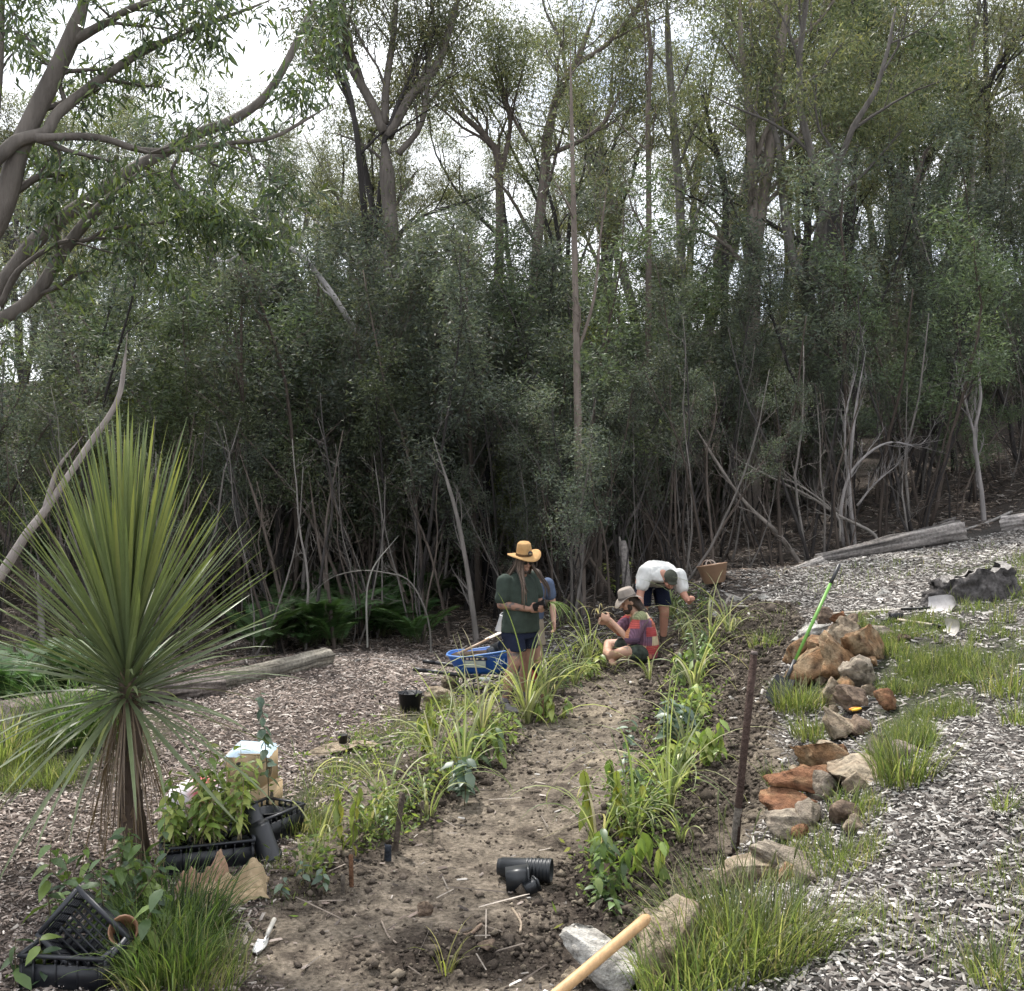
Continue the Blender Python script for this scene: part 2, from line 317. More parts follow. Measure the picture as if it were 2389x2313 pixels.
# soil clods
def dcl(x, y, so, dk, gr, fo): return np.clip(so*(dk*.9+.10+.35*ss(.9, 0, np.hypot((x-2.75)/1.3, (y-13.3)/2.2)-.5)), 0, 1)
cx_, cy_, cf = scatter(190000, 4.2, 16, dcl); n = len(cx_)
r = rs.lognormal(math.log(.0095), .55, n)*(1+.05*(cy_-5)); oc = A([(1,0,0),(0,1,0),(-1,0,0),(0,-1,0),(0,0,1),(0,0,-1)])
V = (oc[None]*rs.uniform(.6, 1.25, (n, 6, 1))+rs.randn(n, 6, 3)*.18)*r[:, None, None]; ang = rs.rand(n)*6.28
V = np.stack([V[..., 0]*np.cos(ang)[:, None]-V[..., 1]*np.sin(ang)[:, None], V[..., 0]*np.sin(ang)[:, None]+V[..., 1]*np.cos(ang)[:, None], V[..., 2]*.8], -1)
V = V+np.stack([cx_, cy_, H(cx_, cy_, True, cf)+r*.3], -1)[:, None]
ft = A([[0,1,4],[1,2,4],[2,3,4],[3,0,4],[1,0,5],[2,1,5],[3,2,5],[0,3,5]]).astype(int)
dkc = cf[1]; Cc = pal(n, [(.065,.053,.043),(.095,.078,.062),(.048,.039,.032),(.14,.117,.09)], [4,4,2,2])
tag(obj('soil_clods', mkmesh('soil_clods', V.reshape(-1, 3), (np.arange(n)[:, None, None]*6+ft[None]).reshape(-1, 3), np.repeat(Cc*(1.5-.6*dkc)[:, None], 6, 0)), M['clod']), 'dark crumbly clods of dug soil in the planting rows', 'soil', kind='stuff')
# leaf litter and sticks on the forest floor and the bed
cx_, cy_, cf = scatter(30000, 11, 26, lambda x, y, so, dk, gr, fo: fo*.9); n = len(cx_)
slivers(cx_, cy_, H(cx_, cy_, True, cf)+.01+rs.rand(n)*.03, rs.lognormal(math.log(.11), .4, n), rs.uniform(.015, .04, n), np.full(n, .01), .3, pal(n, [(.12,.09,.07),(.2,.16,.13),(.06,.05,.045),(.28,.25,.22)], [4,2,3,1]), 'leaf_litter', M['chip'], 'brown leaf and bark litter on the forest floor', 'leaf litter')
cx_, cy_, cf = scatter(9000, 4, 24, lambda x, y, so, dk, gr, fo: np.clip(.05+fo*.8+so*.06, 0, 1)); n = len(cx_)
slivers(cx_, cy_, H(cx_, cy_, True, cf)+.012+rs.rand(n)*.03, rs.lognormal(math.log(.16), .55, n), rs.uniform(.004, .010, n), np.full(n, .006), .12, pal(n, [(.15,.125,.105),(.24,.21,.18),(.08,.065,.055)], [3,2,2]), 'ground_twigs', M['chip'], 'small sticks and straw scattered over soil and litter', 'twigs')
# ------------------------------------------------------------------ plants: growth helpers
def path(rg, p, d, ln, n, wob, trop=0.0):
    P = [A(p)]; d = unit(d)
    for i in range(n):
        d = unit(d+A([rg.gauss(0, wob), rg.gauss(0, wob), rg.gauss(0, wob)+trop])); P.append(P[-1]+d*ln/n)
    return A(P), d
def spread(rg, d, ang):
    d = unit(d); r = unit(np.cross(d, A([rg.gauss(0, 1), rg.gauss(0, 1), rg.gauss(0, 1)]))); return unit(d*math.cos(ang)+r*math.sin(ang))
BARK = {'grey': (.165,.15,.137), 'brown': (.105,.085,.072), 'dark': (.05,.045,.043), 'pale': (.30,.27,.24), 'char': (.012,.011,.012)}
def branchset(rg, mb, tips, P, r0, r1, lev, maxlev, ln, cfg, col):
    """side shoots along polyline P"""
    n = cfg['n'][min(lev, len(cfg['n'])-1)]
    for i in range(n):
        t = cfg['from']+(1-cfg['from'])*((i+rg.random())/n); k = min(int(t*(len(P)-1)), len(P)-2); f = t*(len(P)-1)-k
        q = P[k]*(1-f)+P[k+1]*f; dd = unit(P[k+1]-P[k]); r = (r0+(r1-r0)*t)*.62
        l2 = ln*rg.uniform(.55, 1.1)*(1-.35*t)
        nd = spread(rg, dd, rg.uniform(*cfg['ang'])); nd[2] += cfg['up']
        Q, e = path(rg, q, nd, l2, 4 if lev < maxlev else 3, cfg['wob'], cfg['trop'])
        mb.tube(Q, np.linspace(max(r, .004), max(r*.35, .0025), len(Q)), 4 if lev < maxlev-1 else 3, cap=False, C=col)
        if lev < maxlev: branchset(rg, mb, tips, Q, r, r*.35, lev+1, maxlev, l2*cfg['shrink'], cfg, col)
        else: tips.append(Q[-1]); tips.append(Q[-2])
        if lev >= maxlev-1: tips.append(Q[-1])
LS = np.random.RandomState(5)
def leafmesh(centers, per, spr, Ln, Wd, droop, cols, wts, flat=1.0, clump=.25):
    c = np.repeat(A(centers), per, 0); n = len(c)
    p = c+LS.randn(n, 3)*A([spr, spr, spr*flat])
    d = LS.randn(n, 3); d[:, 2] = d[:, 2]*.6-droop; d = unit(d); s_ = unit(np.cross(d, LS.randn(n, 3)))
    l = Ln*LS.uniform(.6, 1.3, (n, 1)); w_ = Wd*LS.uniform(.6, 1.3, (n, 1))*.5
    V = np.stack([p, p+d*l*.42+s_*w_, p+d*l, p+d*l*.42-s_*w_], 1).reshape(-1, 3)
    ci = np.repeat(A(cols)[LS.choice(len(cols), len(centers), p=A(wts)/sum(wts))], per, 0)
    cj = A(cols)[LS.choice(len(cols), n, p=A(wts)/sum(wts))]
    C = (ci*.65+cj*.35)*(1+clump*LS.randn(n, 1)*.8); C = np.clip(C, .008, .6)
    return V, np.arange(n*4).reshape(-1, 4), np.repeat(C, 4, 0)
EUC_C = [(.105,.122,.075),(.135,.148,.08),(.20,.195,.085),(.085,.10,.07),(.145,.122,.08)]; EUC_W = [4,3.5,2.5,2.5,1.2]
SHR_C = [(.085,.105,.085),(.11,.132,.095),(.15,.165,.10),(.065,.08,.07),(.11,.10,.085)]; SHR_W = [4,3,1.5,2.5,1]
# ---- prototypes: (trunk mesh, crown mesh, height)
def proto_euc(seed, Ht, lean, dense):
    rg = random.Random(seed); tr = MB(); br = MB(); tips = []
    col = A(BARK[rg.choice(['grey', 'brown', 'dark'])])*.85
    T, d = path(rg, (0, 0, -.3), (lean*rg.uniform(-1, 1), lean*rg.uniform(-1, 1), 1), Ht*rg.uniform(.30, .52), 8, .085, .04)
    r = Ht*.0088*rg.uniform(.7, 1.35); tr.tube(T, np.linspace(r*1.15, r*.75, len(T)), 8, C=col)
    cfg = {'n': [6, 4, 3], 'from': .3, 'ang': (.35, .95), 'up': .22, 'wob': .16, 'trop': .07, 'shrink': .52}
    for k in range(rg.choice([2, 3, 3])):
        nd = spread(rg, d, rg.uniform(.18, .55)); nd[2] = abs(nd[2])+.3
        Lm, e = path(rg, T[-1]-d*.1, nd, Ht*rg.uniform(.36, .55), 8, .15, .05)
        tr.tube(Lm, np.linspace(r*.72, r*.14, len(Lm)), 6, C=col); branchset(rg, br, tips, Lm, r*.6, r*.14, 0, 2, Ht*.17, cfg, tuple(A(col)*.75))
    for k in range(rg.choice([3, 5])):   # dead spars on the trunk
        q = T[rg.randint(3, len(T)-2)]; Q, e = path(rg, q, (rg.gauss(0, 1), rg.gauss(0, 1), .7), rg.uniform(.8, 2.4), 4, .2, .05); br.tube(Q, np.linspace(.03, .006, 5), 4, False, C=tuple(A(col)*1.2))
    tips = A(tips); tips = tips[np.random.RandomState(seed).rand(len(tips)) < dense]
    cr = MB(); tips = tips[np.random.RandomState(seed+1).rand(len(tips)) < .36]; cr.add(*leafmesh(tips, 46, .30, .14, .030, .9, EUC_C, EUC_W, .55))
    t = tr.mesh('trunk', True); b = br.mesh('branches'); c = cr.mesh('crown')
    t.materials.append(M['bark']); b.materials.append(M['twig']); c.materials.append(M['leaf'])
    return t, b, c
def proto_shrub(seed, Ht, stems, leafy, cols=SHR_C, wts=SHR_W, bare=.38, fine=.085):
    rg = random.Random(seed); tr = MB(); br = MB(); tips = []
    cfg = {'n': [8, 5, 3], 'from': bare, 'ang': (.3, .85), 'up': .18, 'wob': .18, 'trop': .05, 'shrink': .55}
    dead = dict(cfg); dead.update({'from': .05, 'n': [7, 4], 'ang': (.5, 1.2)})
    for k in range(stems):
        col = A(BARK[rg.choice(['brown', 'dark', 'grey'])])*rg.uniform(.65, 1.05)
        T, d = path(rg, (rg.gauss(0, .22), rg.gauss(0, .22), -.2), (rg.gauss(0, .22), rg.gauss(0, .22), 1), Ht*rg.uniform(.75, 1.05), 9, .09, .03)
        r = rg.uniform(.022, .05)*Ht/6; tr.tube(T, np.linspace(r, r*.25, len(T)), 6, C=col)
        if leafy: branchset(rg, br, tips, T, r*.7, r*.25, 0, 2, Ht*.20, cfg, tuple(col*.9))
        branchset(rg, br, [], T, r*.4, r*.2, 0, 1, Ht*.17, dead, tuple(col*1.1))
    t = tr.mesh('trunk', True); b = br.mesh('branches'); t.materials.append(M['bark']); b.materials.append(M['twig']); c = None
    if leafy:
        cr = MB(); tips = A(tips); tips = tips[np.random.RandomState(seed).rand(len(tips)) < .36]; cr.add(*leafmesh(tips, int(leafy*2.3), .17, fine, .024, .25, cols, wts, .75, .35)); c = cr.mesh('crown'); c.materials.append(M['leaf'])
    return t, b, c
def zone(x, y, ranks):
    u = x/y*F+CX; w_ = ('at the left edge' if u < 150 else 'behind the cordyline' if u < 520 else 'behind the ferns and grey log' if u < 960 else 'behind the straw-hatted worker' if u < 1290 else 'behind the stooping workers' if u < 1600 else 'behind the tan tub' if u < 1800 else 'behind the rock pile and right log' if u < 2150 else 'at the right edge')
    d = [q for l, q in ranks if y < l]; return w_+', '+(d[0] if d else 'far back')
def place(kit, name, label, cat, group, x, y, rz, sc, tilt=(0, 0), ranks=None):
    if ranks: z_ = zone(x, y, ranks); label = label+' '+z_; group = group+' '+z_
    o = thing(name, label, cat, (x, y, Hs(x, y)), 0, group); o.rotation_euler = (tilt[0], tilt[1], rz); o.scale = (sc, sc, sc*1.0)
    for nm, me in zip(('trunk', 'branches', 'crown'), kit):
        if me is not None:
            c_ = obj(nm, me, None, o)
            if nm != 'trunk': c_['kind'] = 'stuff'
    return o
def dens(P, k=4):
    """smooth a traced polyline (Catmull-Rom)"""
    P = A(P); Q = np.vstack([2*P[0]-P[1], P, 2*P[-1]-P[-2]]); o = []
    for i in range(1, len(Q)-2):
        for j in range(k):
            t = j/k; a, b, c, d = Q[i-1], Q[i], Q[i+1], Q[i+2]
            o.append(.5*((2*b)+(c-a)*t+(2*a-5*b+4*c-d)*t*t+(3*b-a-3*c+d)*t**3))
    o.append(Q[-2]); return A(o)
RG = random.Random(77)
EUC = [proto_euc(100+i, RG.uniform(13, 17), .12, 1.0 if i % 2 else .8) for i in range(7)]
SHR = [proto_shrub(200+i, 6.8, RG.choice([3, 4, 5]), 9, bare=RG.choice([.3, .42, .5]), fine=.10) for i in range(7)]
SHG = [proto_shrub(230+i, 5.6, 3, 11, [(.085,.108,.06),(.11,.13,.065),(.065,.085,.055)], [3,2,3], .3, .10) for i in range(2)]
BARE = [proto_shrub(260+i, 4.6, RG.choice([3, 5]), 0) for i in range(4)]
LOW = [proto_shrub(290+i, 2.2, 5, 7, [(.05,.075,.045),(.08,.095,.055),(.10,.10,.06)], [3,2,1], .1, .075) for i in range(3)]
# understorey, edge first
cnt = 0
for i in range(112):
    row = i/112
    y = 17.2+row*13+RG.uniform(-.6, .9); x = RG.uniform(-.56, .56)*y
    e = -float(sd(FOREST, A([x]), A([y]))[0])
    if e < .7: continue
    kit = RG.choice(SHR if RG.random() < .8 else SHG); s = RG.choice([.6, .8, .95, 1.1, 1.3])*RG.uniform(.9, 1.1)*(1.0 if y > 19 else .85)
    place(kit, 'understorey_tree', 'thin-stemmed leafy scrub tree', 'tree', 'scrub trees', x, y, RG.uniform(0, 6.28), s, (RG.gauss(0, .05), RG.gauss(0, .05)), [(20, 'front rank'), (23, 'second rank'), (26.5, 'third rank')])
for i in range(70):
    y = 15.6+RG.random()**1.5*7; x = RG.uniform(-.56, .56)*y
    e = -float(sd(FOREST, A([x]), A([y]))[0])
    if e < .35: continue
    place(RG.choice(BARE), 'bare_shrub', 'leafless grey twiggy shrub', 'shrub', 'bare twiggy shrubs', x, y, RG.uniform(0, 6.28), RG.uniform(.55, 1.1), (RG.gauss(0, .12), RG.gauss(0, .12)), [(17.2, 'front rank'), (19.5, 'second rank')])
for i in range(60):
    y = 20+RG.random()*26; x = RG.uniform(-.56, .56)*y
    place(RG.choice(LOW), 'low_bush', 'low olive slope bush', 'bush', 'low slope bushes', x, y, RG.uniform(0, 6.28), RG.uniform(.8, 1.6), (0, 0), [(28, 'low on the slope'), (37, 'halfway up')])
OLV = [proto_shrub(320+i, 7.5, 2, 12, EUC_C, EUC_W, .3, .13) for i in range(3)]
for i in range(44):
    y = 28+RG.random()*24; x = RG.uniform(-.57, .57)*y
    place(RG.choice(OLV), 'ridge_tree', 'bushy olive-crowned tree on the ridge', 'tree', 'bushy ridge trees', x, y, RG.uniform(0, 6.28), RG.uniform(.7, 1.35), (RG.gauss(0, .06), RG.gauss(0, .06)), [(36, 'nearer'), (44, 'middle')])
for i in range(96):
    y = 25+(i/96)**.9*36; x = RG.uniform(-.58, .60)*y
    if RG.random() < .3 and -.3 < x/y < .12: continue
    place(EUC[i % 7], 'eucalypt_tree', 'tall slender eucalypt on the hillside', 'tree', 'hillside eucalypts', x, y, RG.uniform(0, 6.28), RG.uniform(.75, 1.15)*(1.1 if x > 4 else .95), (RG.gauss(0, .05), RG.gauss(0, .05)), [(33, 'nearest'), (43, 'middle distance')])
# ------------------------------------------------------------------ single trees the photograph shows
def limb(mb, pts, w0, w1, sides=8, col=BARK['grey'], rough=.06, k=4):
    """pts: (px,py,depth) down to up; w in photo pixels"""
    P = dens([at(*p) for p in pts], k); d = P[:, 1]; r = np.linspace(w0, w1, len(P))/2/F*d
    r = r*(1+rough*vn(np.arange(len(P))*.9, np.full(len(P), w0*.37), s=int(w0)))
    t_ = np.linspace(0, 1, len(P)); r = r*np.clip((1-t_)/.15, .22, 1)
    mb.tube(P, r, sides, C=col); return P, r
def traced(name, label, cat, base, trunks, col, seed, shoots=None, leaf=None, root=True, group=None):
    """trunks: list of (pts,w0,w1); the first starts at the ground"""
    rg = random.Random(seed); d0 = trunks[0][0][0][2]; b = at(*trunks[0][0][0])
    o = thing(name, label, cat, (b[0], b[1], Hs(b[0], b[1])), 0, group); inv = A(o.location)
    tr = MB(); br = MB(); tips = []
    for i, (pts, w0, w1) in enumerate(trunks):
        if i == 0 and root:
            gz = H0(A([b[0]]), A([b[1]]))[0]; gy_ = CY+(CAMZ-gz+.15)/pts[0][2]*F
            if gy_ > pts[0][1]+30: pts = [(pts[0][0]+(pts[0][0]-pts[1][0])*.1, gy_, pts[0][2])]+list(pts)
            else: pts = [(pts[0][0]+(pts[0][0]-pts[1][0])*.05, max(gy_, pts[0][1]+4), pts[0][2])]+list(pts)
        P, r = limb(tr, pts, w0, w1, 9 if w0 > 14 else 6, col)
        if shoots: branchset(rg, br, tips, P, float(r[0]), float(r[-1]), 0, shoots['lev'], shoots['len'], shoots, tuple(A(col)*.85))
    for q in (tr, br): q.V = [v-inv for v in q.V]
    tr.build('trunk', M['bark'], o, True)
    if br.n: br.build('branches', M['twig'], o)['kind'] = 'stuff'
    if leaf and tips:
        t = A(tips)-inv; t = t[np.random.RandomState(seed).rand(len(t)) < leaf.get('keep', 1)]
        cr = MB(); cr.add(*leafmesh(t, leaf['per'], leaf['spr'], leaf['L'], leaf['W'], leaf['droop'], leaf.get('cols', EUC_C), leaf.get('wts', EUC_W), .8)); cr.build('crown', leaf.get('mat', M['leaf']), o)['kind'] = 'stuff'
    return o
SH_E = {'n': [9, 4, 3], 'from': .25, 'ang': (.3, .9), 'up': .15, 'wob': .17, 'trop': .05, 'shrink': .5, 'lev': 2, 'len': 2.6}
LF_E = {'per': 44, 'spr': .30, 'L': .14, 'W': .030, 'droop': .9, 'keep': .3}
z = .42150
def zz(l, d): return [(a*z, b*z, d if not isinstance(d, (list, tuple)) else d[0]+(d[1]-d[0])*i/(len(l)-1)) for i, (a, b) in enumerate(l)]
# the near eucalypt leaning in from the left: its limbs join a trunk that stands left of the view
SH_N = {'n': [5, 4, 3], 'from': .3, 'ang': (.35, 1.0), 'up': -.05, 'wob': .2, 'trop': -.01, 'shrink': .5, 'lev': 2, 'len': .95}
LF_N = {'per': 8, 'spr': .10, 'L': .115, 'W': .022, 'droop': 1.2, 'keep': .75, 'mat': M['leaf_near'], 'cols': [(.055,.085,.045),(.085,.125,.045),(.15,.19,.05),(.04,.06,.04)], 'wts': [3,3,2,2]}
TB = (-520, 1800, 8.6)
traced('leaning_eucalypt', 'big grey-barked eucalypt whose limbs lean in across the upper left corner', 'tree', None, [
  ([TB, (-420,1300,8.6), (-330,1000,8.5), (-200,780,8.4), (-90,640,8.3)]+zz([(0,1200),(100,850),(200,620),(300,420),(400,200),(470,0),(520,-200)], 8.2), 66, 34),
  (zz([(380,240),(470,190),(560,140),(700,60),(850,0),(1000,-60)], 8.2), 26, 10),
  ([(-330,1000,8.5), (-200,600,8.2)]+zz([(-200,1040),(0,865),(100,780),(250,735),(310,640),(450,520),(600,410),(750,310),(900,235),(1100,150),(1400,40),(1650,-60)], [8,8.6]), 40, 9),
  (zz([(200,765),(450,757),(600,775),(780,832),(1000,830),(1280,792),(1500,765),(1700,660),(1898,540)], [8,9]), 20, 6),
  ([(-420,1300,8.6), (-200,900,8.7)]+zz([(-150,1800),(0,1600),(150,1385),(300,1245),(500,1100),(700,960),(900,850),(1100,740),(1300,660),(1480,520),(1640,240),(1740,0),(1800,-150)], [8.8,10.5]), 46, 13),
  ([(-420,1300,8.6), (-200,860,8.6)]+zz([(0,1775),(200,1625),(330,1425),(450,1260),(600,1105),(760,960)], [8.7,9.2]), 36, 22),
  (zz([(0,1700),(100,1500),(330,1345),(480,1330),(600,1270),(900,1230),(980,1190)], 8.8), 14, 4),
  (zz([(1000,850),(950,960),(1020,1060),(1200,1170),(1400,1225)], 9), 9, 4),
  (zz([(-40,900),(0,420),(10,150),(15,-100)], 8.6), 16, 10)], (.12,.105,.092), 3, SH_N, LF_N)
# forked eucalypt above the scrub
traced('forked_eucalypt', 'stout eucalypt forking into three limbs against the sky left of centre', 'tree', None, [
  ([(925,1150,25),(920,800,25),(915,600,25),(905,440,25),(895,300,25)], 46, 34),
  ([(897,310,25),(862,232,25),(812,140,25),(800,60,25),(745,-40,25)], 26, 12), ([(897,290,25),(902,190,25),(918,80,25),(925,-40,25)], 20, 12),
  ([(905,320,25),(955,230,25),(1015,160,25),(1048,70,25),(1080,-40,25)], 26, 12), ([(930,360,25),(985,285,25),(1000,150,25),(1012,20,25)], 16, 8)], (.115,.10,.088), 5, SH_E, LF_E)
traced('eucalypt_tree', 'eucalypt whose grey stem curves up to the right at top centre', 'tree', None, [
  ([(1240,1000,26),(1250,620,26),(1268,430,26),(1285,280,26),(1318,185,26),(1352,130,26),(1405,-30,26)], 30, 14),
  ([(1345,150,26),(1420,100,26),(1495,5,26),(1530,-40,26)], 12, 7), ([(1285,360,26),(1370,320,26),(1420,270,26),(1460,180,26)], 12, 6),
  ([(1160,900,28),(1165,420,28),(1140,330,28),(1080,270,28),(1050,240,28)], 24, 8), ([(1165,420,28),(1190,300,28),(1175,230,28),(1130,120,28)], 14, 6), ([(1230,330,28),(1200,280,28),(1170,200,28),(1140,90,28)], 10, 5)], (.12,.098,.085), 6, SH_E, LF_E)
traced('tall_eucalypt', 'tallest twin-stemmed eucalypt right of centre with pale streaked bark', 'tree', None, [
  ([(1755,1100,24),(1755,900,24),(1757,700,24),(1765,560,24),(1785,430,24),(1800,320,24),(1815,180,24),(1830,60,24),(1840,-40,24)], 44, 17),
  ([(1750,640,23.8),(1757,450,23.8),(1752,330,23.8),(1745,200,23.8),(1730,110,23.8),(1725,-40,23.8)], 26, 12),
  ([(1765,500,24),(1810,430,24),(1880,400,24),(1960,372,24),(2010,340,24)], 12, 5), ([(1803,378,24),(1850,335,24),(1920,300,24),(1960,280,24)], 12, 5),
  ([(1765,370,23.9),(1790,300,23.9),(1840,240,23.9),(1910,170,23.9),(2000,80,23.9)], 13, 6), ([(1840,110,24),(1900,60,24),(1940,10,24),(1960,-30,24)], 10, 6)], (.17,.145,.125), 7, SH_E, LF_E)
for k, (pts, w0, w1, c) in enumerate([([(1512,900,22),(1514,500,22),(1512,260,22),(1518,120,22),(1500,-40,22)], 16, 10, 'brown'), ([(1590,900,27),(1588,520,27),(1575,330,27),(1560,120,27),(1555,-40,27)], 26, 14, 'grey'),
   ([(1690,800,27),(1692,560,27),(1690,420,27),(1655,300,27),(1640,200,27)], 22, 8, 'dark'), ([(2300,700,30),(2305,420,30),(2300,120,30),(2298,-40,30)], 16, 12, 'dark'), ([(2265,760,29),(2268,480,29),(2275,260,29)], 11, 8, 'pale'), ([(2335,760,30),(2338,440,30),(2345,240,30)], 10, 7, 'pale'),
   ([(2085,760,28),(2110,560,28),(2150,380,28),(2180,330,28)], 22, 8, 'brown'), ([(2170,720,29),(2165,520,29),(2200,420,29),(2230,300,29)], 24, 9, 'dark'), ([(480,760,29),(485,640,29),(492,560,29),(500,400,29),(480,200,29)], 18, 8, 'dark')]):
    traced('eucalypt_tree', ['slim brown trunk rising straight from the scrub at top centre-right', 'straight grey eucalypt trunk just right of the slim brown one', 'dark many-branched eucalypt left of the twin-stemmed tree', 'dark pole-like trunk near the upper right corner', 'pale dead-straight trunk left of two at the upper right', 'pale thin trunk rightmost among the straight poles', 'brown eucalypt leaning right under the bright round crown', 'dark eucalypt with swollen base on the right ridge', 'dark trunk standing alone behind the left green shrubs'][k], 'tree', None, [(pts, w0, w1)], BARK[c], 20+k, SH_E, dict(LF_E, keep=.2))
# charred stump-like trunks
traced('burnt_tree', 'thick blackened broken trunk on the right skyline', 'tree', None, [([(1935,760,30),(1942,620,30),(1946,500,30),(1940,465,30)], 44, 34), ([(1975,700,30),(1978,560,30),(1985,480,30),(1990,455,30)], 34, 22), ([(1940,640,30),(1990,560,30),(2010,500,30)], 16, 6)], (.06,.056,.055), 41)
traced('burnt_tree', 'charred black trunk deep in the scrub left of the straw hat', 'tree', None, [([(1140,1420,20.5),(1135,1200,20.5),(1140,1060,20.5),(1128,960,20.5),(1100,850,20.5)], 30, 12)], BARK['char'], 42)
# slender front stem behind the workers
traced('slender_tree', 'slender straight grey tree rising behind the two stooping workers', 'tree', None, [
  ([(1356,1424,17.2),(1352,1250,17.2),(1350,1080,17.2),(1346,850,17.2),(1340,560,17.2),(1336,380,17.2),(1332,200,17.2),(1330,60,17.2)], 29, 4), ([(1346,830,17.2),(1385,700,17.2),(1400,560,17.2),(1420,400,17.2)], 9, 4)], (.17,.14,.12), 51, dict(SH_E, n=[6,3], lev=1, len=1.2, **{'from': .5}), dict(LF_E, per=12, keep=.8, cols=SHR_C, wts=SHR_W, L=.1, W=.022))
# pale bare saplings and leaning dead wood
TW = {'n': [8, 4, 3], 'from': .2, 'ang': (.25, .7), 'up': .2, 'wob': .16, 'trop': .08, 'shrink': .55, 'lev': 1, 'len': .8}
traced('bare_sapling', 'pale bare forked sapling standing behind the big right log', 'sapling', None, [
  ([(1992,1262,18.6),(1985,1190,18.6),(1982,1110,18.6),(1990,1010,18.6),(2002,920,18.6),(2020,820,18.6)], 13, 4), ([(1968,1275,18.4),(1962,1190,18.4),(1982,1110,18.4),(2030,1055,18.4),(2080,1032,18.4),(2140,1040,18.4),(2170,1015,18.4)], 9, 3),
  ([(1985,1150,18.6),(1972,1050,18.6),(1975,960,18.6),(2000,860,18.6)], 7, 3), ([(2000,1180,18.6),(2040,1130,18.6),(2100,1080,18.6)], 6, 2)], (.27,.25,.24), 61, dict(TW, n=[9,5]))
traced('bare_sapling', 'pale crooked sapling with bare crown at the far right', 'sapling', None, [
  ([(2297,1236,18.8),(2290,1150,18.8),(2280,1080,18.8),(2274,1010,18.8),(2288,930,18.8),(2283,860,18.8),(2290,780,18.8)], 13, 4), ([(2275,1020,18.8),(2255,950,18.8),(2240,880,18.8)], 7, 3)], (.25,.23,.22), 62, dict(TW, n=[8,4]))
traced('leaning_sapling', 'bare grey stem leaning left from the left end of the right log', 'sapling', None, [([(1868,1318,18),(1815,1245,18),(1760,1195,18),(1720,1150,18),(1660,1060,18),(1600,960,18)], 13, 6)], (.20,.175,.155), 63, TW)
traced('dead_branch', 'long dead branch slanting down to the right behind the leaning stem', 'branch', None, [([(2040,1248,18.3),(1960,1205,18.3),(1890,1160,18.3),(1800,1115,18.3),(1720,1072,18.3)], 9, 5), ([(1960,1262,18.2),(1950,1200,18.2),(1860,1130,18.2),(1780,1105,18.2)], 6, 3)], (.22,.2,.18), 64, TW)
traced('dead_branch', 'bleached dead bough leaning behind the spiky cordyline palm', 'branch', None, [([(-60,1430,10.4),(0,1345,10.4),(60,1250,10.4),(110,1185,10.4),(200,1050,10.5),(272,940,10.6),(290,850,10.6),(297,778,10.6)], 29, 7), ([(105,1190,10.4),(122,1130,10.4),(140,1085,10.4),(190,1020,10.4)], 15, 4)], (.29,.255,.235), 65)
traced('dead_branch', 'arched dead grey bough high in the scrub left of centre', 'branch', None, [([(830,780,20.5)]+zz([(1898,1720),(1790,1560),(1650,1400),(1500,1330),(1400,1340),(1250,1450),(1050,1380)], 20), 15, 5), (zz([(1500,1335),(1450,1250),(1440,1200)], 20), 6, 3)], (.33,.31,.30), 66, dict(TW, len=.6), root=False)
traced('arching_sapling', 'thin bare sapling arching over the ferns at the forest edge', 'sapling', None, [([(1003,1470,15.9),(985,1405,15.9),(950,1352,15.9),(900,1337,15.9),(840,1332,15.9),(770,1350,15.9),(715,1400,15.9)], 5, 2)], (.15,.14,.125), 67, dict(TW, len=.5))
traced('bare_sapling', 'thin pale upright sapling growing out of the ferns', 'sapling', None, [([(857,1495,16.2),(855,1400,16.2),(862,1350,16.2),(880,1310,16.2),(930,1250,16.2)], 6, 3)], (.28,.27,.24), 68)
for k, (pts, w0, w1, lb) in enumerate([([(1112,1498,16.6),(1100,1400,16.6),(1085,1300,16.6),(1060,1180,16.6),(1010,1020,16.6)], 15, 8, 'dark leaning pole just left of the straw-hatted worker'), ([(1050,1500,17.6),(1030,1400,17.6),(1000,1280,17.6),(940,1130,17.6)], 9, 5, 'thin pole leaning left behind the wheelbarrow'),
   ([(668,1500,16.6),(655,1400,16.6),(630,1290,16.6),(600,1180,16.6),(560,1060,16.6)], 10, 6, 'slim leaning stem right of the cordyline crown'), ([(775,1470,17.6),(762,1380,17.6),(740,1250,17.6),(720,1100,17.6)], 10, 6, 'slim dark stem standing in the ferns'),
   ([(118,1625,13.9),(105,1540,13.9),(95,1430,13.9),(88,1330,13.9)], 16, 12, 'grey stem at the far left behind the long log'), ([(52,1640,13.6),(40,1560,13.6),(30,1480,13.6)], 9, 7, 'thin stem at the left edge behind the log')]):
    traced('slender_tree', lb, 'tree', None, [(pts, w0, w1)], BARK['grey'] if k in (0, 4) else BARK['brown'], 70+k, TW)
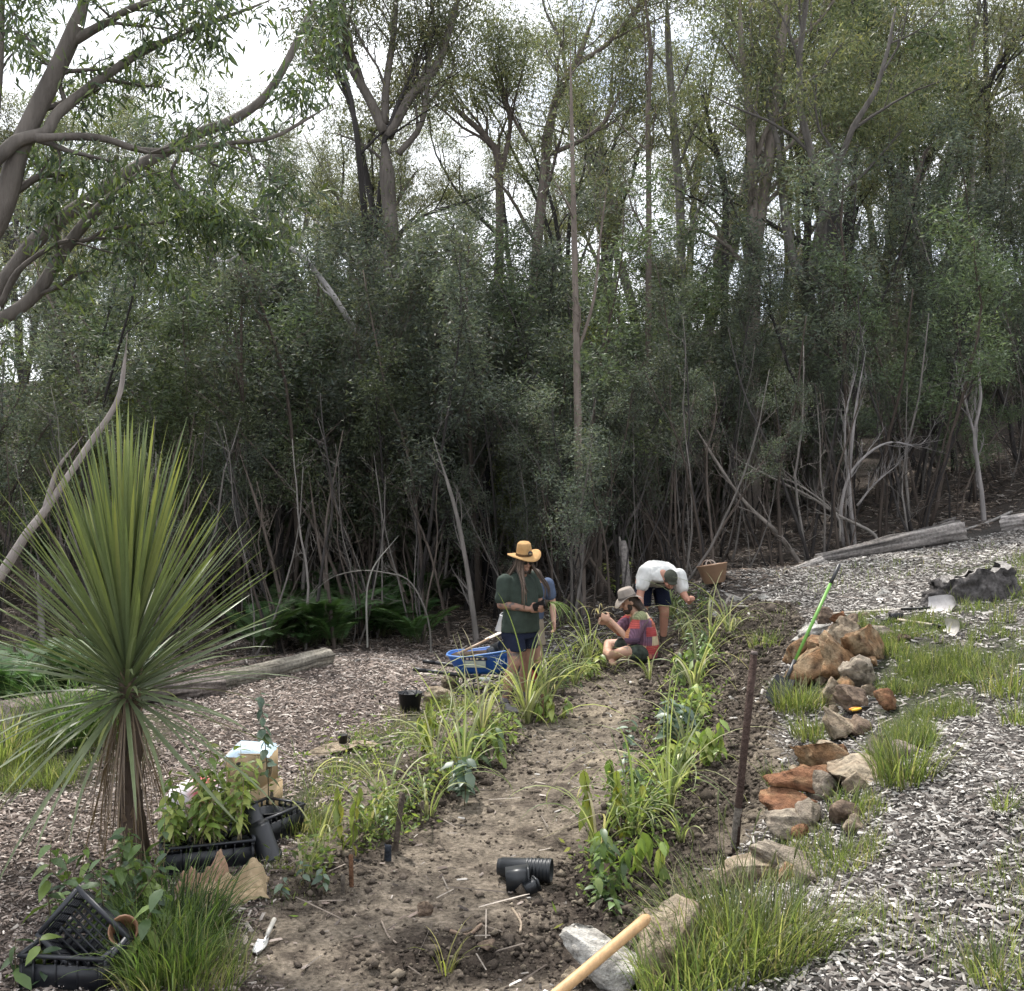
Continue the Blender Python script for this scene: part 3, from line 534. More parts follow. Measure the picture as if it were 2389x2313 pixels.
# bright round-crowned tree upper right
k = proto_shrub(400, 7, 3, 13, [(.09,.112,.062),(.115,.132,.068),(.075,.095,.055)], [3,2,3], .6, .11); g = at(2150, 640, 30)
place(k, 'round_crowned_tree', 'bright green tree with a dense rounded crown at the upper right', 'tree', None, g[0], g[1], .4, 2.2)
k = proto_shrub(401, 5, 3, 13, [(.20,.19,.05),(.16,.17,.05),(.09,.11,.045)], [3,2,2], .35, .10); g = at(1150, 640, 27)
place(k, 'yellow_wattle', 'yellow-topped bushy tree in the scrub below the curved eucalypt', 'tree', None, g[0], g[1], .4, 1.45)
k = proto_shrub(402, 4, 4, 10, [(.13,.15,.05),(.10,.13,.05)], [3,2], .2, .09)
for px, d, s, lb in [(1230, 21.5, 1.0, 'lime green young tree glowing in the dark scrub above the straw hat'), (340, 21, 1.2, 'bright leafy shrub top catching light above the cordyline')]:
    g = at(px, 900, d); place(k, 'young_tree', lb, 'tree', None, g[0], g[1], .4, s)
# bracken ferns
def proto_fern(seed):
    rg = np.random.RandomState(seed); mb = MB(); rc = MB()
    for f in range(20):
        a = rg.rand()*6.28; l = rg.uniform(.6, 1.05); s = np.linspace(0, 1, 9); t = rg.uniform(.15, .5)+s**1.3*rg.uniform(.9, 1.5)
        dx = np.cumsum(np.sin(t))*l/9; dz = np.cumsum(np.cos(t))*l/9; P = np.stack([dx*math.cos(a), dx*math.sin(a), dz], -1)+A([rg.randn()*.08, rg.randn()*.08, 0])
        rc.tube(P, np.linspace(.006, .002, 9), 3, False, C=(.06,.07,.03)); sd_ = A([-math.sin(a), math.cos(a), 0])
        for i in range(24):
            u = .18+.81*i/24; kx = u*8; j = min(int(kx), 7); q = P[j]+(P[j+1]-P[j])*(kx-j); tg = unit(P[j+1]-P[j]); ll = .20*l*math.sin(math.pi*(.18+.8*(1-u)**.9))+.02
            for sg in (-1, 1):
                d = unit(sd_*sg+tg*.5+A([0, 0, -.15])); e = unit(np.cross(d, np.cross(sd_, tg)))*ll*.085
                mb.add([q, q+d*ll*.45+e, q+d*ll, q+d*ll*.45-e], [[0,1,2,3]], A([.045,.085,.03])*rg.uniform(.6, 1.5))
    r = rc.mesh('stems'); c = mb.mesh('fronds'); r.materials.append(M['twig']); c.materials.append(M['leaf']); return r, c
FERN = [proto_fern(s) for s in (1, 2, 3)]
for i in range(52):
    if i < 36: g = G(RG.uniform(600, 1010), RG.uniform(1395, 1530))
    else: g = G(RG.uniform(0, 330), RG.uniform(1580, 1668))
    if float(sd(FOREST, A([g[0]]), A([g[1]]))[0]) > .45: continue
    o = thing('bracken_fern', 'green bracken fern '+('nearest the grey log' if g[1] < 15.8 else 'in the middle of the fern bed' if g[1] < 17.2 else 'at the back of the fern bed')+(', left half' if g[0]/g[1]*F+CX < 800 else ', right half') if i < 36 else 'green bracken fern behind the long left log', 'fern', g, RG.uniform(0, 6.28), 'bracken ferns right of the cordyline' if i < 36 else 'bracken ferns behind the left log')
    o.scale = [RG.uniform(.7, 1.25)]*3; r, c = RG.choice(FERN); obj('stems', r, None, o)['kind'] = 'stuff'; obj('fronds', c, None, o)['kind'] = 'stuff'
# logs
def log(name, label, a, b, w0, w1, seed, col, da=None):
    """a,b: photo points of the ends' underside on the ground; w: diameters in metres"""
    p, q = (G(*a) if len(a) == 2 else at(*a)), (G(*b) if len(b) == 2 else at(*b)); n = 26; t = np.linspace(0, 1, n)[:, None]; P = p+(q-p)*t; P[:, 2] = np.maximum(P[:, 2], 0*P[:, 2]+[Hs(u[0], u[1]) for u in P]); 
    P[:, 2] = np.linspace(P[0, 2], P[-1, 2], n)*.5+P[:, 2]*.5
    r = np.linspace(w0, w1, n)/2; P[:, 2] += r*.75
    o = thing(name, label, 'log', P[0]); m = 44; a_ = np.arange(m)*2*math.pi/m; T = unit(np.gradient(P, axis=0)); U = unit(np.cross(T, A([0, 0, 1]))); W = np.cross(U, T)
    rr = r[:, None]*(1+.16*fbm(np.cos(a_)[None]*2.4+seed, np.sin(a_)[None]*2.4, np.arange(n)[:, None]*.13, s=seed, o=3)+.20*np.abs(vn(a_[None]*6+np.arange(n)[:, None]*.05, np.arange(n)[:, None]*.16, s=seed+3))+.10*vn(a_[None]*14, np.arange(n)[:, None]*.3, s=seed+4)-.08)
    V = P[:, None]+(np.cos(a_)[None, :, None]*U[:, None]+np.sin(a_)[None, :, None]*W[:, None])*rr[..., None]-P[0]
    f = fbm(a_[None]*3+0*np.arange(n)[:, None], np.arange(n)[:, None]*.16+0*a_[None], s=seed+8, o=3)
    C = A(col)*(1+.8*f[..., None]+.5*vn(a_[None]*9+0*np.arange(n)[:, None], np.arange(n)[:, None]*.2, s=seed+5)[..., None]); i = np.arange(n-1)[:, None]*m; j = np.arange(m)[None]; k_ = (j+1) % m
    mb = MB(); mb.add(V.reshape(-1, 3), np.stack([i+j, i+k_, i+m+k_, i+m+j], -1).reshape(-1, 4), np.clip(C.reshape(-1, 3), .02, .8)); mb.build('bark', M['wood'], o, True)
    for e, nm in ((0, 1), (n-1, -1)):
        c = P[e]-P[0]; ring = V[e]; mb = MB(); inn = c+(ring-c)*.55
        VV = np.vstack([ring, inn, [c]]); jj = np.arange(m); kk = (jj+1) % m
        mb.add(VV, [np.stack([jj, kk, m+kk, m+jj], -1), np.stack([m+jj, m+kk, np.full(m, 2*m)], -1)], np.vstack([np.tile(A([.33,.29,.25]), (m, 1)), np.tile(A([.42,.37,.31]), (m, 1)), [[.2,.17,.15]]])); mb.build('cut_end', M['wood'], o)
    return o
log('fallen_log', 'thick weathered log lying along the top of the right slope', (1905,1318), (2238,1262), .16, .42, 3, (.21,.19,.175))
log('fallen_log', 'thin pale broken branch end beside the left tip of the right log', (1845,1338), (1915,1318), .07, .13, 4, (.36,.33,.3))
log('fallen_log', 'dark fibrous log at the far left below the cordyline crown', (0,1722), (300,1650), .40, .34, 5, (.15,.125,.11))
log('fallen_log', 'grey log edging the mulch right of the cordyline', (300,1645), (520,1615), .30, .26, 6, (.17,.145,.13))
log('fallen_log', 'mossy grey log ending at the ferns', (500,1612), (765,1552), .24, .26, 7, (.22,.2,.165))
log('fallen_log', 'pale-topped log at the right edge beyond the slope', (2340,1238), (2500,1215), .28, .3, 8, (.35,.32,.3))
# grey fence stump behind the workers
b = G(1462, 1412); o = thing('old_post', 'grey weathered stump post between the grey tree and the stooping worker', 'post', b); mb = MB()
P = A([(.02,0,-.1),(.0,0,.3),(-.02,0,.65),(-.05,.0,.98),(-.06,0,1.1)]); mb.tube(P, [.085,.075,.07,.068,.045], 9, C=(.25,.225,.21)); mb.build('shaft', M['wood'], o); mb = MB(); mb.tube(A([(-.1,.02,.85),(-.1,.02,1.0),(-.12,.02,1.17)]), [.03,.03,.012], 6, C=(.3,.27,.25)); mb.build('splinter', M['wood'], o)
# dark stump on the right slope
b = G(2275, 1395); o = thing('tree_stump', 'hollow dark grey stump with rough bark on the right slope', 'stump', b)
th = np.linspace(0, 2*math.pi, 90, endpoint=False); hs = np.linspace(0, 1, 22); NS = 90
def stump(name, inner):
    rr = []; zt = .36+.10*np.sin(th*1.0+2.0)+.05*vn(th*3, th*0, s=4)+.03*vn(th*9, th*0, s=5)
    for h in hs:
        r = (.44-.14*h)*(1+.18*vn(th*2.5, th*0+h, s=7)+.22*np.abs(vn(th*7, th*0+h*2.5, s=8))+.12*vn(th*16, th*0+h*6, s=9)); r = r*(.74 if inner else 1)
        rr.append(np.stack([np.cos(th)*r*1.25-h*.05, np.sin(th)*r, (zt*h if not inner else zt*(.15+.85*h))-.06], -1))
    V = A(rr).reshape(-1, 3); i = np.arange(21)[:, None]*90; j = np.arange(90)[None]; k_ = (j+1) % 90; mb = MB()
    f = fbm(V[:, 0]*14, V[:, 1]*14, V[:, 2]*5, s=5)
    mb.add(V, np.stack([i+j, i+k_, i+90+k_, i+90+j], -1).reshape(-1, 4), np.clip(A([.085,.078,.075])*(1+1.3*f[:, None]), .015, .5)); return mb, rr
a_, ra = stump('bark', False); a_.build('bark', M['wood'], o); c_, rb = stump('hollow', True); c_.build('hollow', M['wood'], o)
mb = MB(); j = np.arange(90); k_ = (j+1) % 90; mb.add(np.vstack([ra[-1], rb[-1]]), np.stack([j, k_, 90+k_, 90+j], -1), (.3,.28,.26)); mb.build('rim', M['wood'], o)
# ------------------------------------------------------------------ grasses and garden plants
def blades(rg, base, az, t0, t1, Ln, Wd, cols, segs=6, pw=1.4, twist=.3, kink=0):
    """arching grass blades, one strip each; arrays of length n"""
    n = len(az); s = np.linspace(0, 1, segs+1)[None, :]
    t = t0[:, None]+(t1-t0)[:, None]*s**pw; ds = Ln[:, None]/segs
    tm = (t[:, 1:]+t[:, :-1])/2
    hx = np.concatenate([np.zeros((n, 1)), np.cumsum(np.sin(tm)*ds, 1)], 1); hz = np.concatenate([np.zeros((n, 1)), np.cumsum(np.cos(tm)*ds, 1)], 1)
    azs = az[:, None]+kink*rg.randn(n, 1)*s**2
    P = np.stack([hx*np.cos(azs), hx*np.sin(azs), hz], -1)+base[:, None, :]
    w_ = Wd[:, None]*np.minimum(1, .45+s*3)*np.clip(1-s, 0, 1)**.55*.5
    tw = az+rg.randn(n)*twist; sd_ = np.stack([-np.sin(tw), np.cos(tw), rg.randn(n)*.25], -1)[:, None, :]
    V = np.stack([P-sd_*w_[..., None], P+sd_*w_[..., None]], 2).reshape(-1, 3)
    m = (segs+1)*2; b = np.arange(n)[:, None]*m; k = np.arange(segs)[None]*2
    Fq = np.stack([b+k, b+k+1, b+k+3, b+k+2], -1).reshape(-1, 4)
    C = np.repeat(cols, m, 0); return V, Fq, np.clip(C, .01, .7)
GR_C = A([(.125,.16,.05),(.175,.21,.065),(.085,.12,.042),(.24,.25,.10),(.27,.24,.14)])
def tuft(seed, n, L0, W0, rad, lean=.5, cols=GR_C, wts=(4,3,3,1.6,1.6), segs=5, droop=.9):
    rg = np.random.RandomState(seed); a = rg.rand(n)*6.283; r = rad*np.sqrt(rg.rand(n)); az = a+rg.randn(n)*.9
    base = np.stack([r*np.cos(a), r*np.sin(a), np.zeros(n)-.01], -1); t0 = np.abs(rg.randn(n))*.22+lean*.3*r/rad; t1 = t0+np.abs(rg.randn(n))*.5+droop*rg.rand(n)
    c = cols[rg.choice(len(cols), n, p=A(wts)/sum(wts))]*(1+.2*rg.randn(n, 1))
    return blades(rg, base, az, t0, t1, L0*rg.uniform(.45, 1.2, n), W0*rg.uniform(.6, 1.2, n), c, segs)
def mesh_of(*parts, name='m'):
    mb = MB()
    for p in parts: mb.add(*p)
    return mb.mesh(name)
# patches of lawn grass: uncountable, one object for each patch
def patch(pl, n, L0, W0, label, seed, cols=GR_C, wts=(4,3,3,1.2,.7)):
    rg = np.random.RandomState(seed); P = poly(pl); lo = P.min(0); hi = P.max(0); x = rg.uniform(lo[0], hi[0], n*4); y = rg.uniform(lo[1], hi[1], n*4)
    k = sd(P, x, y)+fbm(x*2.2, y*2.2, s=seed)*.5 < .02; k &= fbm(x*4.0, y*4.0, s=seed+5) > -.12; x = x[k][:n]; y = y[k][:n]; m = len(x)
    base = np.stack([x, y, H(x, y)-.01], -1); t0 = np.abs(rg.randn(m))*.35; t1 = t0+rg.rand(m)*1.1
    c = cols[rg.choice(len(cols), m, p=A(wts)/sum(wts))]*(1+.2*rg.randn(m, 1)); hh = .55+.6*ss(-.3, .5, fbm(x*2.5, y*2.5, s=seed+9))
    mb = MB(); mb.add(*blades(rg, base, rg.rand(m)*6.28, t0, t1, L0*rg.uniform(.4, 1.15, m)*hh, W0*rg.uniform(.6, 1.2, m), c, 3))
    return tag(mb.build('grass_patch', M['grass'], None), label, 'grass', kind='stuff')
patch([(2060,1500),(2180,1490),(2270,1590),(2190,1610),(2130,1640),(2060,1660)], 3600, .24, .007, 'bright grass right of the orange rock pile', 1)
patch([(2060,1660),(2260,1640),(2270,1680),(2130,1760),(2090,1840),(2030,1820),(2030,1720)], 4600, .22, .006, 'grass between the rock edge and the right chip path', 2)
patch([(1960,1450),(2200,1440),(2260,1470),(2120,1495),(1980,1478)], 2200, .17, .008, 'short grass under the lying shovels', 3)
patch([(2290,1470),(2389,1440),(2400,1610),(2320,1560)], 1900, .20, .008, 'grass at the right edge below the stump', 4)
patch([(2190,1420),(2300,1380),(2400,1300),(2400,1430),(2260,1450)], 1800, .22, .009, 'grass around the hollow stump', 5)
patch([(600,1990),(640,1890),(720,1800),(830,1720),(960,1655),(1060,1640),(1000,1720),(860,1815),(760,1890),(680,1960)], 3200, .13, .005, 'weedy grass between the mulch and the left planting row', 6, GR_C, (3,4,2,3,2))
patch([(-20,1740),(180,1690),(300,1690),(260,1780),(120,1830),(-20,1860)], 4200, .26, .008, 'bright grass at the left edge below the dark log', 7)
patch([(310,2260),(520,2150),(540,2230),(470,2313),(260,2313)], 3000, .18, .005, 'soft grass below the leafy bush at the lower left', 8)
patch([(1660,1490),(1830,1430),(1860,1470),(1800,1540),(1690,1560)], 500, .16, .007, 'sparse weeds on the dug bank', 9)
patch([(1840,1340),(2330,1270),(2330,1330),(1860,1420)], 700, .15, .009, 'thin grass on the pale upper slope', 10)
patch([(1700,1985),(2060,1880),(2120,1960),(1980,2040),(1870,2060)], 900, .16, .006, 'thin grass creeping over the right chip path', 12, GR_C, (3,3,2,2,2))
patch([(1950,2150),(2389,1900),(2389,2313),(1850,2313)], 700, .17, .005, 'single grass blades in the near right mulch', 13, GR_C, (3,3,2,2,2))
patch([(660,2130),(560,2010),(640,1950),(760,2040)], 350, .10, .005, 'thin weeds by the near end of the left row', 14)
def tf(label, px, py, seed, n, L0, W0, rad, **k):
    cat = k.pop('cat', 'grass'); g = G(px, py); o = obj('grass_tuft', mesh_of(tuft(seed, n, L0, W0, rad, **k), name='grass_tuft'), M['grass']); o.location = g
    return tag(o, label, cat)
tf('big bright clump of long grass at the bottom right beside the pale boulder', 1720, 2250, 31, 640, .44, .009, .33, segs=6)
tf('lower grass clump at the bottom edge left of the big bright clump', 1600, 2330, 32, 260, .34, .009, .22, segs=6)
tf('grass clump spreading right of the big bright clump', 1820, 2215, 33, 420, .34, .008, .32)
tf('small grass tuft below the long grey-brown stone', 1960, 2020, 34, 220, .24, .007, .2)
tf('upright green grass clump beside the flat orange rocks', 2110, 1830, 35, 260, .42, .010, .18, droop=.5)
tf('bright green tuft at the foot of the rock pile', 1870, 1660, 36, 420, .32, .010, .24)
tf('second green tuft nearer than the rock pile foot', 1905, 1720, 37, 240, .26, .008, .2)
tf('grass tuft left of the flat orange rocks', 1860, 1830, 38, 180, .22, .006, .22)
tf('dark green grass tuft behind the pale flat stone', 1985, 1900, 39, 160, .22, .008, .14)
tf('thick green sword-leaved clump behind the cordyline trunk', 165, 1740, 40, 240, .85, .02, .25, segs=7, droop=1.3, cols=A([(.07,.12,.045),(.10,.16,.05),(.14,.2,.07)]), wts=(3,3,1))
tf('sword-leaved clump just left of the cordyline trunk', 240, 1725, 41, 170, .75, .02, .2, segs=7, droop=1.3, cols=A([(.07,.12,.045),(.10,.16,.05),(.14,.2,.07)]), wts=(3,3,1))
tf('tall grass clump at the left edge', 10, 1790, 42, 300, .7, .014, .35, segs=6)
tf('long dark grass spilling right from the leafy bush', 400, 2195, 43, 560, .46, .011, .27, segs=7, droop=1.2, cols=A([(.05,.085,.03),(.08,.12,.035),(.12,.17,.045),(.2,.21,.10)]), wts=(4,3,2,.7))
tf('long grass at the foot of the leafy bush', 385, 2275, 44, 380, .36, .010, .22, segs=6, droop=1.0, cols=A([(.06,.10,.03),(.1,.15,.04),(.16,.22,.05)]), wts=(3,3,2))
tf('green grass fringe at the bottom edge right of the black crate', 430, 2300, 45, 480, .30, .008, .30)
tf('bright weed clump at the near left of the bed', 730, 1930, 46, 160, .2, .007, .2)
tf('grass tuft right of the black crates', 690, 1930, 47, 300, .24, .007, .25)
tf('grass tuft beside the black tub', 1060, 1655, 48, 200, .25, .009, .25)
tf('grass tuft below the black mug stone', 790, 1800, 49, 180, .16, .007, .2)
tf('grass tuft on the dug bank', 1790, 1520, 50, 160, .24, .009, .22)
tf('grass tuft at the right edge below the stump slope', 2370, 1620, 51, 300, .3, .009, .3)
tf('grass tuft in the middle of the right chip path', 2340, 1890, 52, 60, .18, .006, .06)
tf('small yellow-green tuft at the bottom right corner', 2330, 2290, 53, 110, .2, .008, .12)
tf('tiny tuft at the right edge of the chip path', 2375, 1690, 54, 130, .22, .007, .12)
tf('yellowish sprig lying on the near mulch', 1040, 2270, 55, 14, .32, .012, .03, droop=1.6, cols=A([(.2,.22,.06),(.28,.26,.1)]), wts=(1,1))
# seed-head stalks above the big clump
for i in range(9):
    g = G(RG.uniform(1560, 1880), RG.uniform(2180, 2300)); h = RG.uniform(.45, .75); Pq, e = path(RG, (0, 0, 0), (RG.gauss(0, .2), RG.gauss(0, .2), 1), h, 5, .05)
    o = thing('grass_seed_stalk', 'thin grass stalk with a narrow green seed head in the big right clump', 'grass stalk', g, 0, 'seed stalks in the right grass clump')
    mb = MB(); mb.tube(Pq, .0018, 3, C=(.16,.19,.06)); mb.build('stalk', M['grass'], o); mb = MB(); Q, e = path(RG, Pq[-1], e, .09, 4, .12); mb.tube(Q, [.003,.005,.005,.004,.001], 5, C=(.17,.18,.09)); mb.build('seed_head', M['grass'], o)
# lemongrass-like clumps of the planting rows
LG_C = A([(.23,.26,.11),(.31,.33,.15),(.15,.19,.075),(.36,.36,.2),(.36,.32,.2)])
def lemongrass(label, px, py, h, n, seed, w_=.017, spread_=1.0):
    rg = np.random.RandomState(seed); g = G(px, py); d = g[1]
    a = rg.rand(n)*6.283; base = np.stack([np.cos(a)*.04*rg.rand(n), np.sin(a)*.04*rg.rand(n), np.zeros(n)-.01], -1)
    t0 = rg.uniform(.02, .28, n)*spread_; t1 = np.where(rg.rand(n) < .75, rg.uniform(2.2, 3.2, n), rg.uniform(.7, 1.5, n)); c = LG_C[rg.choice(5, n, p=[.3,.25,.25,.12,.08])]*(1+.15*rg.randn(n, 1))
    L_ = h*rg.uniform(1.2, 2.5, n); o = thing('lemongrass_plant', label, 'plant', g, rg.rand()*6)
    mb = MB(); mb.add(*blades(rg, base, a, t0, t1, L_, w_*rg.uniform(.6, 1.25, n), c, 12, 1.35, .35, .35)); mb.build('blades', M['grass'], o)['kind'] = 'stuff'
    mb = MB()
    for i in range(min(n, 7)):
        b = base[i]; mb.tube([b, b+A([math.cos(a[i])*.02, math.sin(a[i])*.02, .12*h/.5])], [.007, .004], 5, C=(.36,.36,.2))
    s = mb.build('stalks', M['grass'], o); s['kind'] = 'stuff'; return o
LGS = [(745,1985,.42,7,'lemongrass clump beside the tall wooden stake in the left row'),(705,2050,.25,5,'wilted lemongrass at the near end of the left row'),(860,1945,.42,12,'lemongrass clump behind the tall wooden stake'),(905,1900,.45,12,'lemongrass clump third up the left row'),
 (1000,1905,.40,9,'lemongrass at the path side of the left row, below the middle'),(1080,1830,.55,20,'wide lemongrass clump at the middle of the left row'),(1015,1790,.55,14,'tall lemongrass in the middle left row by the leafy seedlings'),(1125,1730,.55,18,'upright lemongrass beside the dark peg in the left row'),
 (1230,1690,.68,34,'largest lemongrass clump in front of the straw-hatted worker'),(1275,1665,.55,16,'lemongrass on the path side in front of the straw-hatted worker'),(1340,1600,.45,12,'lemongrass between the standing and sitting workers'),(1375,1560,.55,22,'bushy drooping lemongrass left of the sitting worker'),
 (1410,1560,.45,12,'lemongrass beside the sitting worker’s knee'),(1620,1640,.55,18,'lemongrass clump at the middle of the right row'),(1600,1760,.45,9,'sparse lemongrass with looping tips in the right row'),(1655,1530,.55,22,'tall lemongrass clump at the far end of the right row'),(1600,1500,.45,12,'lemongrass behind the sitting worker'),
 (1565,1440,.42,14,'small lemongrass below the stooping worker’s fist'),(1560,1890,.60,20,'big drooping lemongrass clump at the near right row'),(1480,1960,.42,14,'lemongrass left of the big drooping one in the near right row'),(1395,2000,.40,11,'lemongrass nearest the black pots'),(1590,1965,.25,9,'short lemongrass below the big drooping one'),(1700,1490,.50,16,'lemongrass at the right end of the far row'),(1515,1590,.35,8,'thin lemongrass right of the sitting worker')]
for i, (px, py, h, n, lb) in enumerate(LGS): lemongrass(lb.replace('’', "'"), px, py, h, int(n*1.25), 300+i, .022 if py > 1700 else .026)
# low weeds carpeting the rows
def weeds(name, pl, n, wd, label, seed):
    rg = np.random.RandomState(seed); k = rg.rand(n)*(len(pl)-1); i = k.astype(int); f = (k-i)[:, None]; c = pl[i]*(1-f)+pl[i+1]*f; x = c[:, 0]+rg.randn(n)*wd; y = c[:, 1]+rg.randn(n)*wd*1.6
    q = fbm(x*3, y*3, s=seed) > -.05; x = x[q]; y = y[q]; m = len(x); hgt = rg.rand(m)**1.6*.26*(.5+ss(-.2, .5, fbm(x*2, y*2, s=seed+2)))
    cen = np.stack([x, y, H(x, y)+hgt], -1); mb = MB(); mb.add(*leafmesh(cen, 1, .012, .06, .024, .1, [(.17,.23,.06),(.12,.18,.055),(.25,.30,.09),(.09,.13,.05),(.30,.28,.12)], [4,3,2,2,.8]))
    tag(mb.build(name, M['grass']), label, 'weeds', kind='stuff')
weeds('row_weeds', ROWL, 4200, .13, 'low green weeds and herbs carpeting the left planting row', 71)
weeds('row_weeds', ROWR, 4200, .15, 'low green weeds and herbs carpeting the right planting row', 72)
weeds('edge_weeds', poly([(640,1960),(740,1870),(880,1760),(1010,1690),(1100,1650),(1330,1560)]), 2600, .26, 'low weeds along the mulch side of the left row', 73)
# leafy seedlings: stem plus single leaves
def leafshape(name, L_, W_, fold=.25, curl=.3):
    s = [0, .18, .45, .75, 1]; wd = [0, .72, 1, .6, 0]; V = []
    for t, q in zip(s, wd):
        zc = -curl*L_*t*t
        V += [(t*L_, -q*W_/2, zc+fold*q*W_/2), (t*L_, 0, zc), (t*L_, q*W_/2, zc+fold*q*W_/2)]
    Fq = []
    for i in range(4):
        for k in (0, 1): Fq.append((i*3+k, (i+1)*3+k, (i+1)*3+k+1, i*3+k+1))
    return A(V), A(Fq).astype(int)
def leafmeshes(pre, L_, W_, cols, curl=.35):
    r = []
    for i, c in enumerate(cols):
        V, Fq = leafshape(pre, L_*(.85+.12*i), W_*(.9+.08*i), .25, curl*(.6+.3*i)); me = mkmesh('leaf', V, Fq, np.tile(A(c), (len(V), 1)), True); me.materials.append(M['leaf_near']); r.append(me)
    return r
LFM = {'green': leafmeshes('g', .10, .042, [(.085,.14,.04),(.13,.2,.045),(.06,.10,.035),(.17,.23,.06)]), 'yellow': leafmeshes('y', .10, .045, [(.30,.30,.05),(.22,.26,.05),(.17,.22,.05)], .6),
       'blue': leafmeshes('b', .11, .06, [(.10,.15,.10),(.16,.21,.15),(.075,.115,.08)], .2), 'lime': leafmeshes('l', .085, .038, [(.28,.35,.08),(.21,.29,.07),(.36,.40,.12),(.16,.23,.06)], .25), 'dark': leafmeshes('d', .12, .065, [(.05,.085,.04),(.075,.12,.045),(.11,.17,.05),(.15,.21,.05)], .3), 'bush': leafmeshes('h', .055, .017, [(.09,.15,.045),(.14,.2,.06),(.06,.105,.04)], .3)}
def sprig(parent, rg, base, h, nleaf, kind, droop=.3, stemw=.004, lean=.15, sc=1.0, start=.2, stemc=(.12,.10,.06)):
    P, e = path(rg, base, (rg.gauss(0, lean), rg.gauss(0, lean), 1), h, 6, .08, .03); mb = MB(); mb.tube(P, np.linspace(stemw, stemw*.4, 7), 5, C=stemc); mb.build('stem', M['twig'], parent, True)
    for i in range(nleaf):
        t = start+(1-start)*(i+rg.random()*.6)/nleaf; kx = min(t, .999)*6; j = int(kx); q = P[j]+(P[j+1]-P[j])*(kx-j); a = i*2.4+rg.random()
        o = obj('leaf', rg.choice(LFM[kind]), None, parent); o.location = q; o.rotation_euler = (rg.gauss(0, .25), droop+rg.gauss(0, .3), a); s = sc*rg.uniform(.65, 1.2); o.scale = (s, s, s)
def seedling(label, px, py, h, nleaf, kind, seed, stems=1, droop=.3, sc=1.0, name='seedling', rad=.05, cat='plant', **k):
    rg = random.Random(seed); g = G(px, py); o = thing(name, label, cat, g)
    for i in range(stems): sprig(o, rg, A([rg.gauss(0, rad), rg.gauss(0, rad), -.01]), h*rg.uniform(.7, 1.1), nleaf, kind, droop, sc=sc, **k)
    return o
SDL = [(815,1985,.45,7,'yellow',1,1.1,1.0,'yellow-leaved wilting seedling at the near left row'),(690,2080,.15,6,'blue',2,.2,.5,'tiny silvery seedling at the foot of the left row'),(880,1960,.35,10,'bush',3,.3,1.0,'feathery bushy herb behind the tall wooden stake'),(960,1900,.35,10,'bush',3,.3,1.1,'feathery herb in the lower left row'),
 (1020,1760,.42,10,'yellow',2,1.2,1.0,'limp yellow-green seedling near the black tub'),(985,1720,.30,8,'lime',2,1.2,1.0,'hanging lime seedling at the grass edge of the left row'),(1090,1870,.32,9,'blue',2,.3,1.0,'broad grey-green seedling in the middle of the left row'),(1130,1790,.35,9,'green',3,.4,1.0,'green leafy seedling below the dark peg'),
 (1170,1740,.30,10,'lime',3,.4,.9,'lime leafy seedling behind the middle left row'),(1300,1680,.25,10,'lime',3,.9,1.0,'low lime seedling at the path edge by the largest lemongrass'),(1320,1620,.35,12,'bush',4,.3,1.0,'bushy herb between standing and sitting workers'),(1365,1590,.3,12,'lime',4,.4,.8,'pale leafy herb left of the sitting worker'),
 (1435,1400,.75,24,'lime',1,.1,1.0,'tall slim yellow-green sapling behind the sitting worker'),(1590,1480,.45,14,'bush',5,.3,1.3,'bushy herb right behind the sitting worker'),(1640,1450,.42,14,'bush',5,.3,1.3,'bushy herb below the tan tub'),(1630,1570,.42,14,'bush',5,.3,1.3,'leafy herb in the far right row'),(1600,1600,.35,12,'green',4,.4,1.0,'green seedling in the far right row by the sitting worker'),
 (1620,1690,.35,12,'lime',4,.4,1.0,'lime seedling in the middle right row'),(1580,1740,.35,12,'blue',4,.3,1.0,'silver-leaved seedling in the middle right row'),(1660,1790,.30,12,'lime',3,.9,1.1,'broad lime leaves hanging at the trench side of the right row'),(1470,1860,.55,8,'blue',1,.2,.8,'dark-stemmed seedling with round silvery leaves by the path'),
 (1545,1830,.35,14,'lime',4,.5,1.0,'leafy seedling behind the big drooping lemongrass'),(1420,1960,.42,9,'yellow',2,1.3,1.3,'seedling with large limp yellow-green leaves by the path'),(1440,1900,.32,9,'green',2,1.2,1.2,'hanging green seedling above the black pots'),(1405,2090,.38,16,'green',3,.6,.8,'dark green seedling beside the short peg at the near right row'),(1380,2120,.16,12,'dark',2,.2,.5,'low dark seedling nearest in the right row'),
 (1500,1935,.32,12,'bush',5,.3,1.1,'feathery herb among the near right lemongrass'),(1470,2060,.25,7,'lime',1,1.0,1.4,'seedling with one big light leaf at the near right row')]
for i, (px, py, h, nl, kd, st, dr, sc_, lb) in enumerate(SDL): seedling(lb, px, py, h*1.25, int(nl*1.4), kd, 500+i, st+1, dr, sc_*1.3, rad=.08)
# bush at the lower left and tray saplings
seedling('broad-leaved dark green bush at the lower left behind the tilted crate', 285, 2200, .62, 13, 'dark', 601, 11, .2, .95, name='leafy_bush', rad=.17, cat='bush', stemw=.006, lean=.35)
seedling('lighter leafy bush top at the foot of the cordyline', 290, 2120, .42, 12, 'green', 602, 9, .2, .9, name='leafy_bush', rad=.14, cat='bush', lean=.3)
seedling('lone sprig with paired round leaves left of the leafy bush', 130, 2190, .36, 7, 'dark', 603, 1, .0, 1.0)
seedling('young leafy plant cut off by the lower left corner', 55, 2313, .26, 9, 'dark', 604, 2, .3, 1.0)
seedling('lone low weed on the mulch left of the yellow seedling', 745, 1900, .12, 5, 'lime', 605, 1, .5, .9)
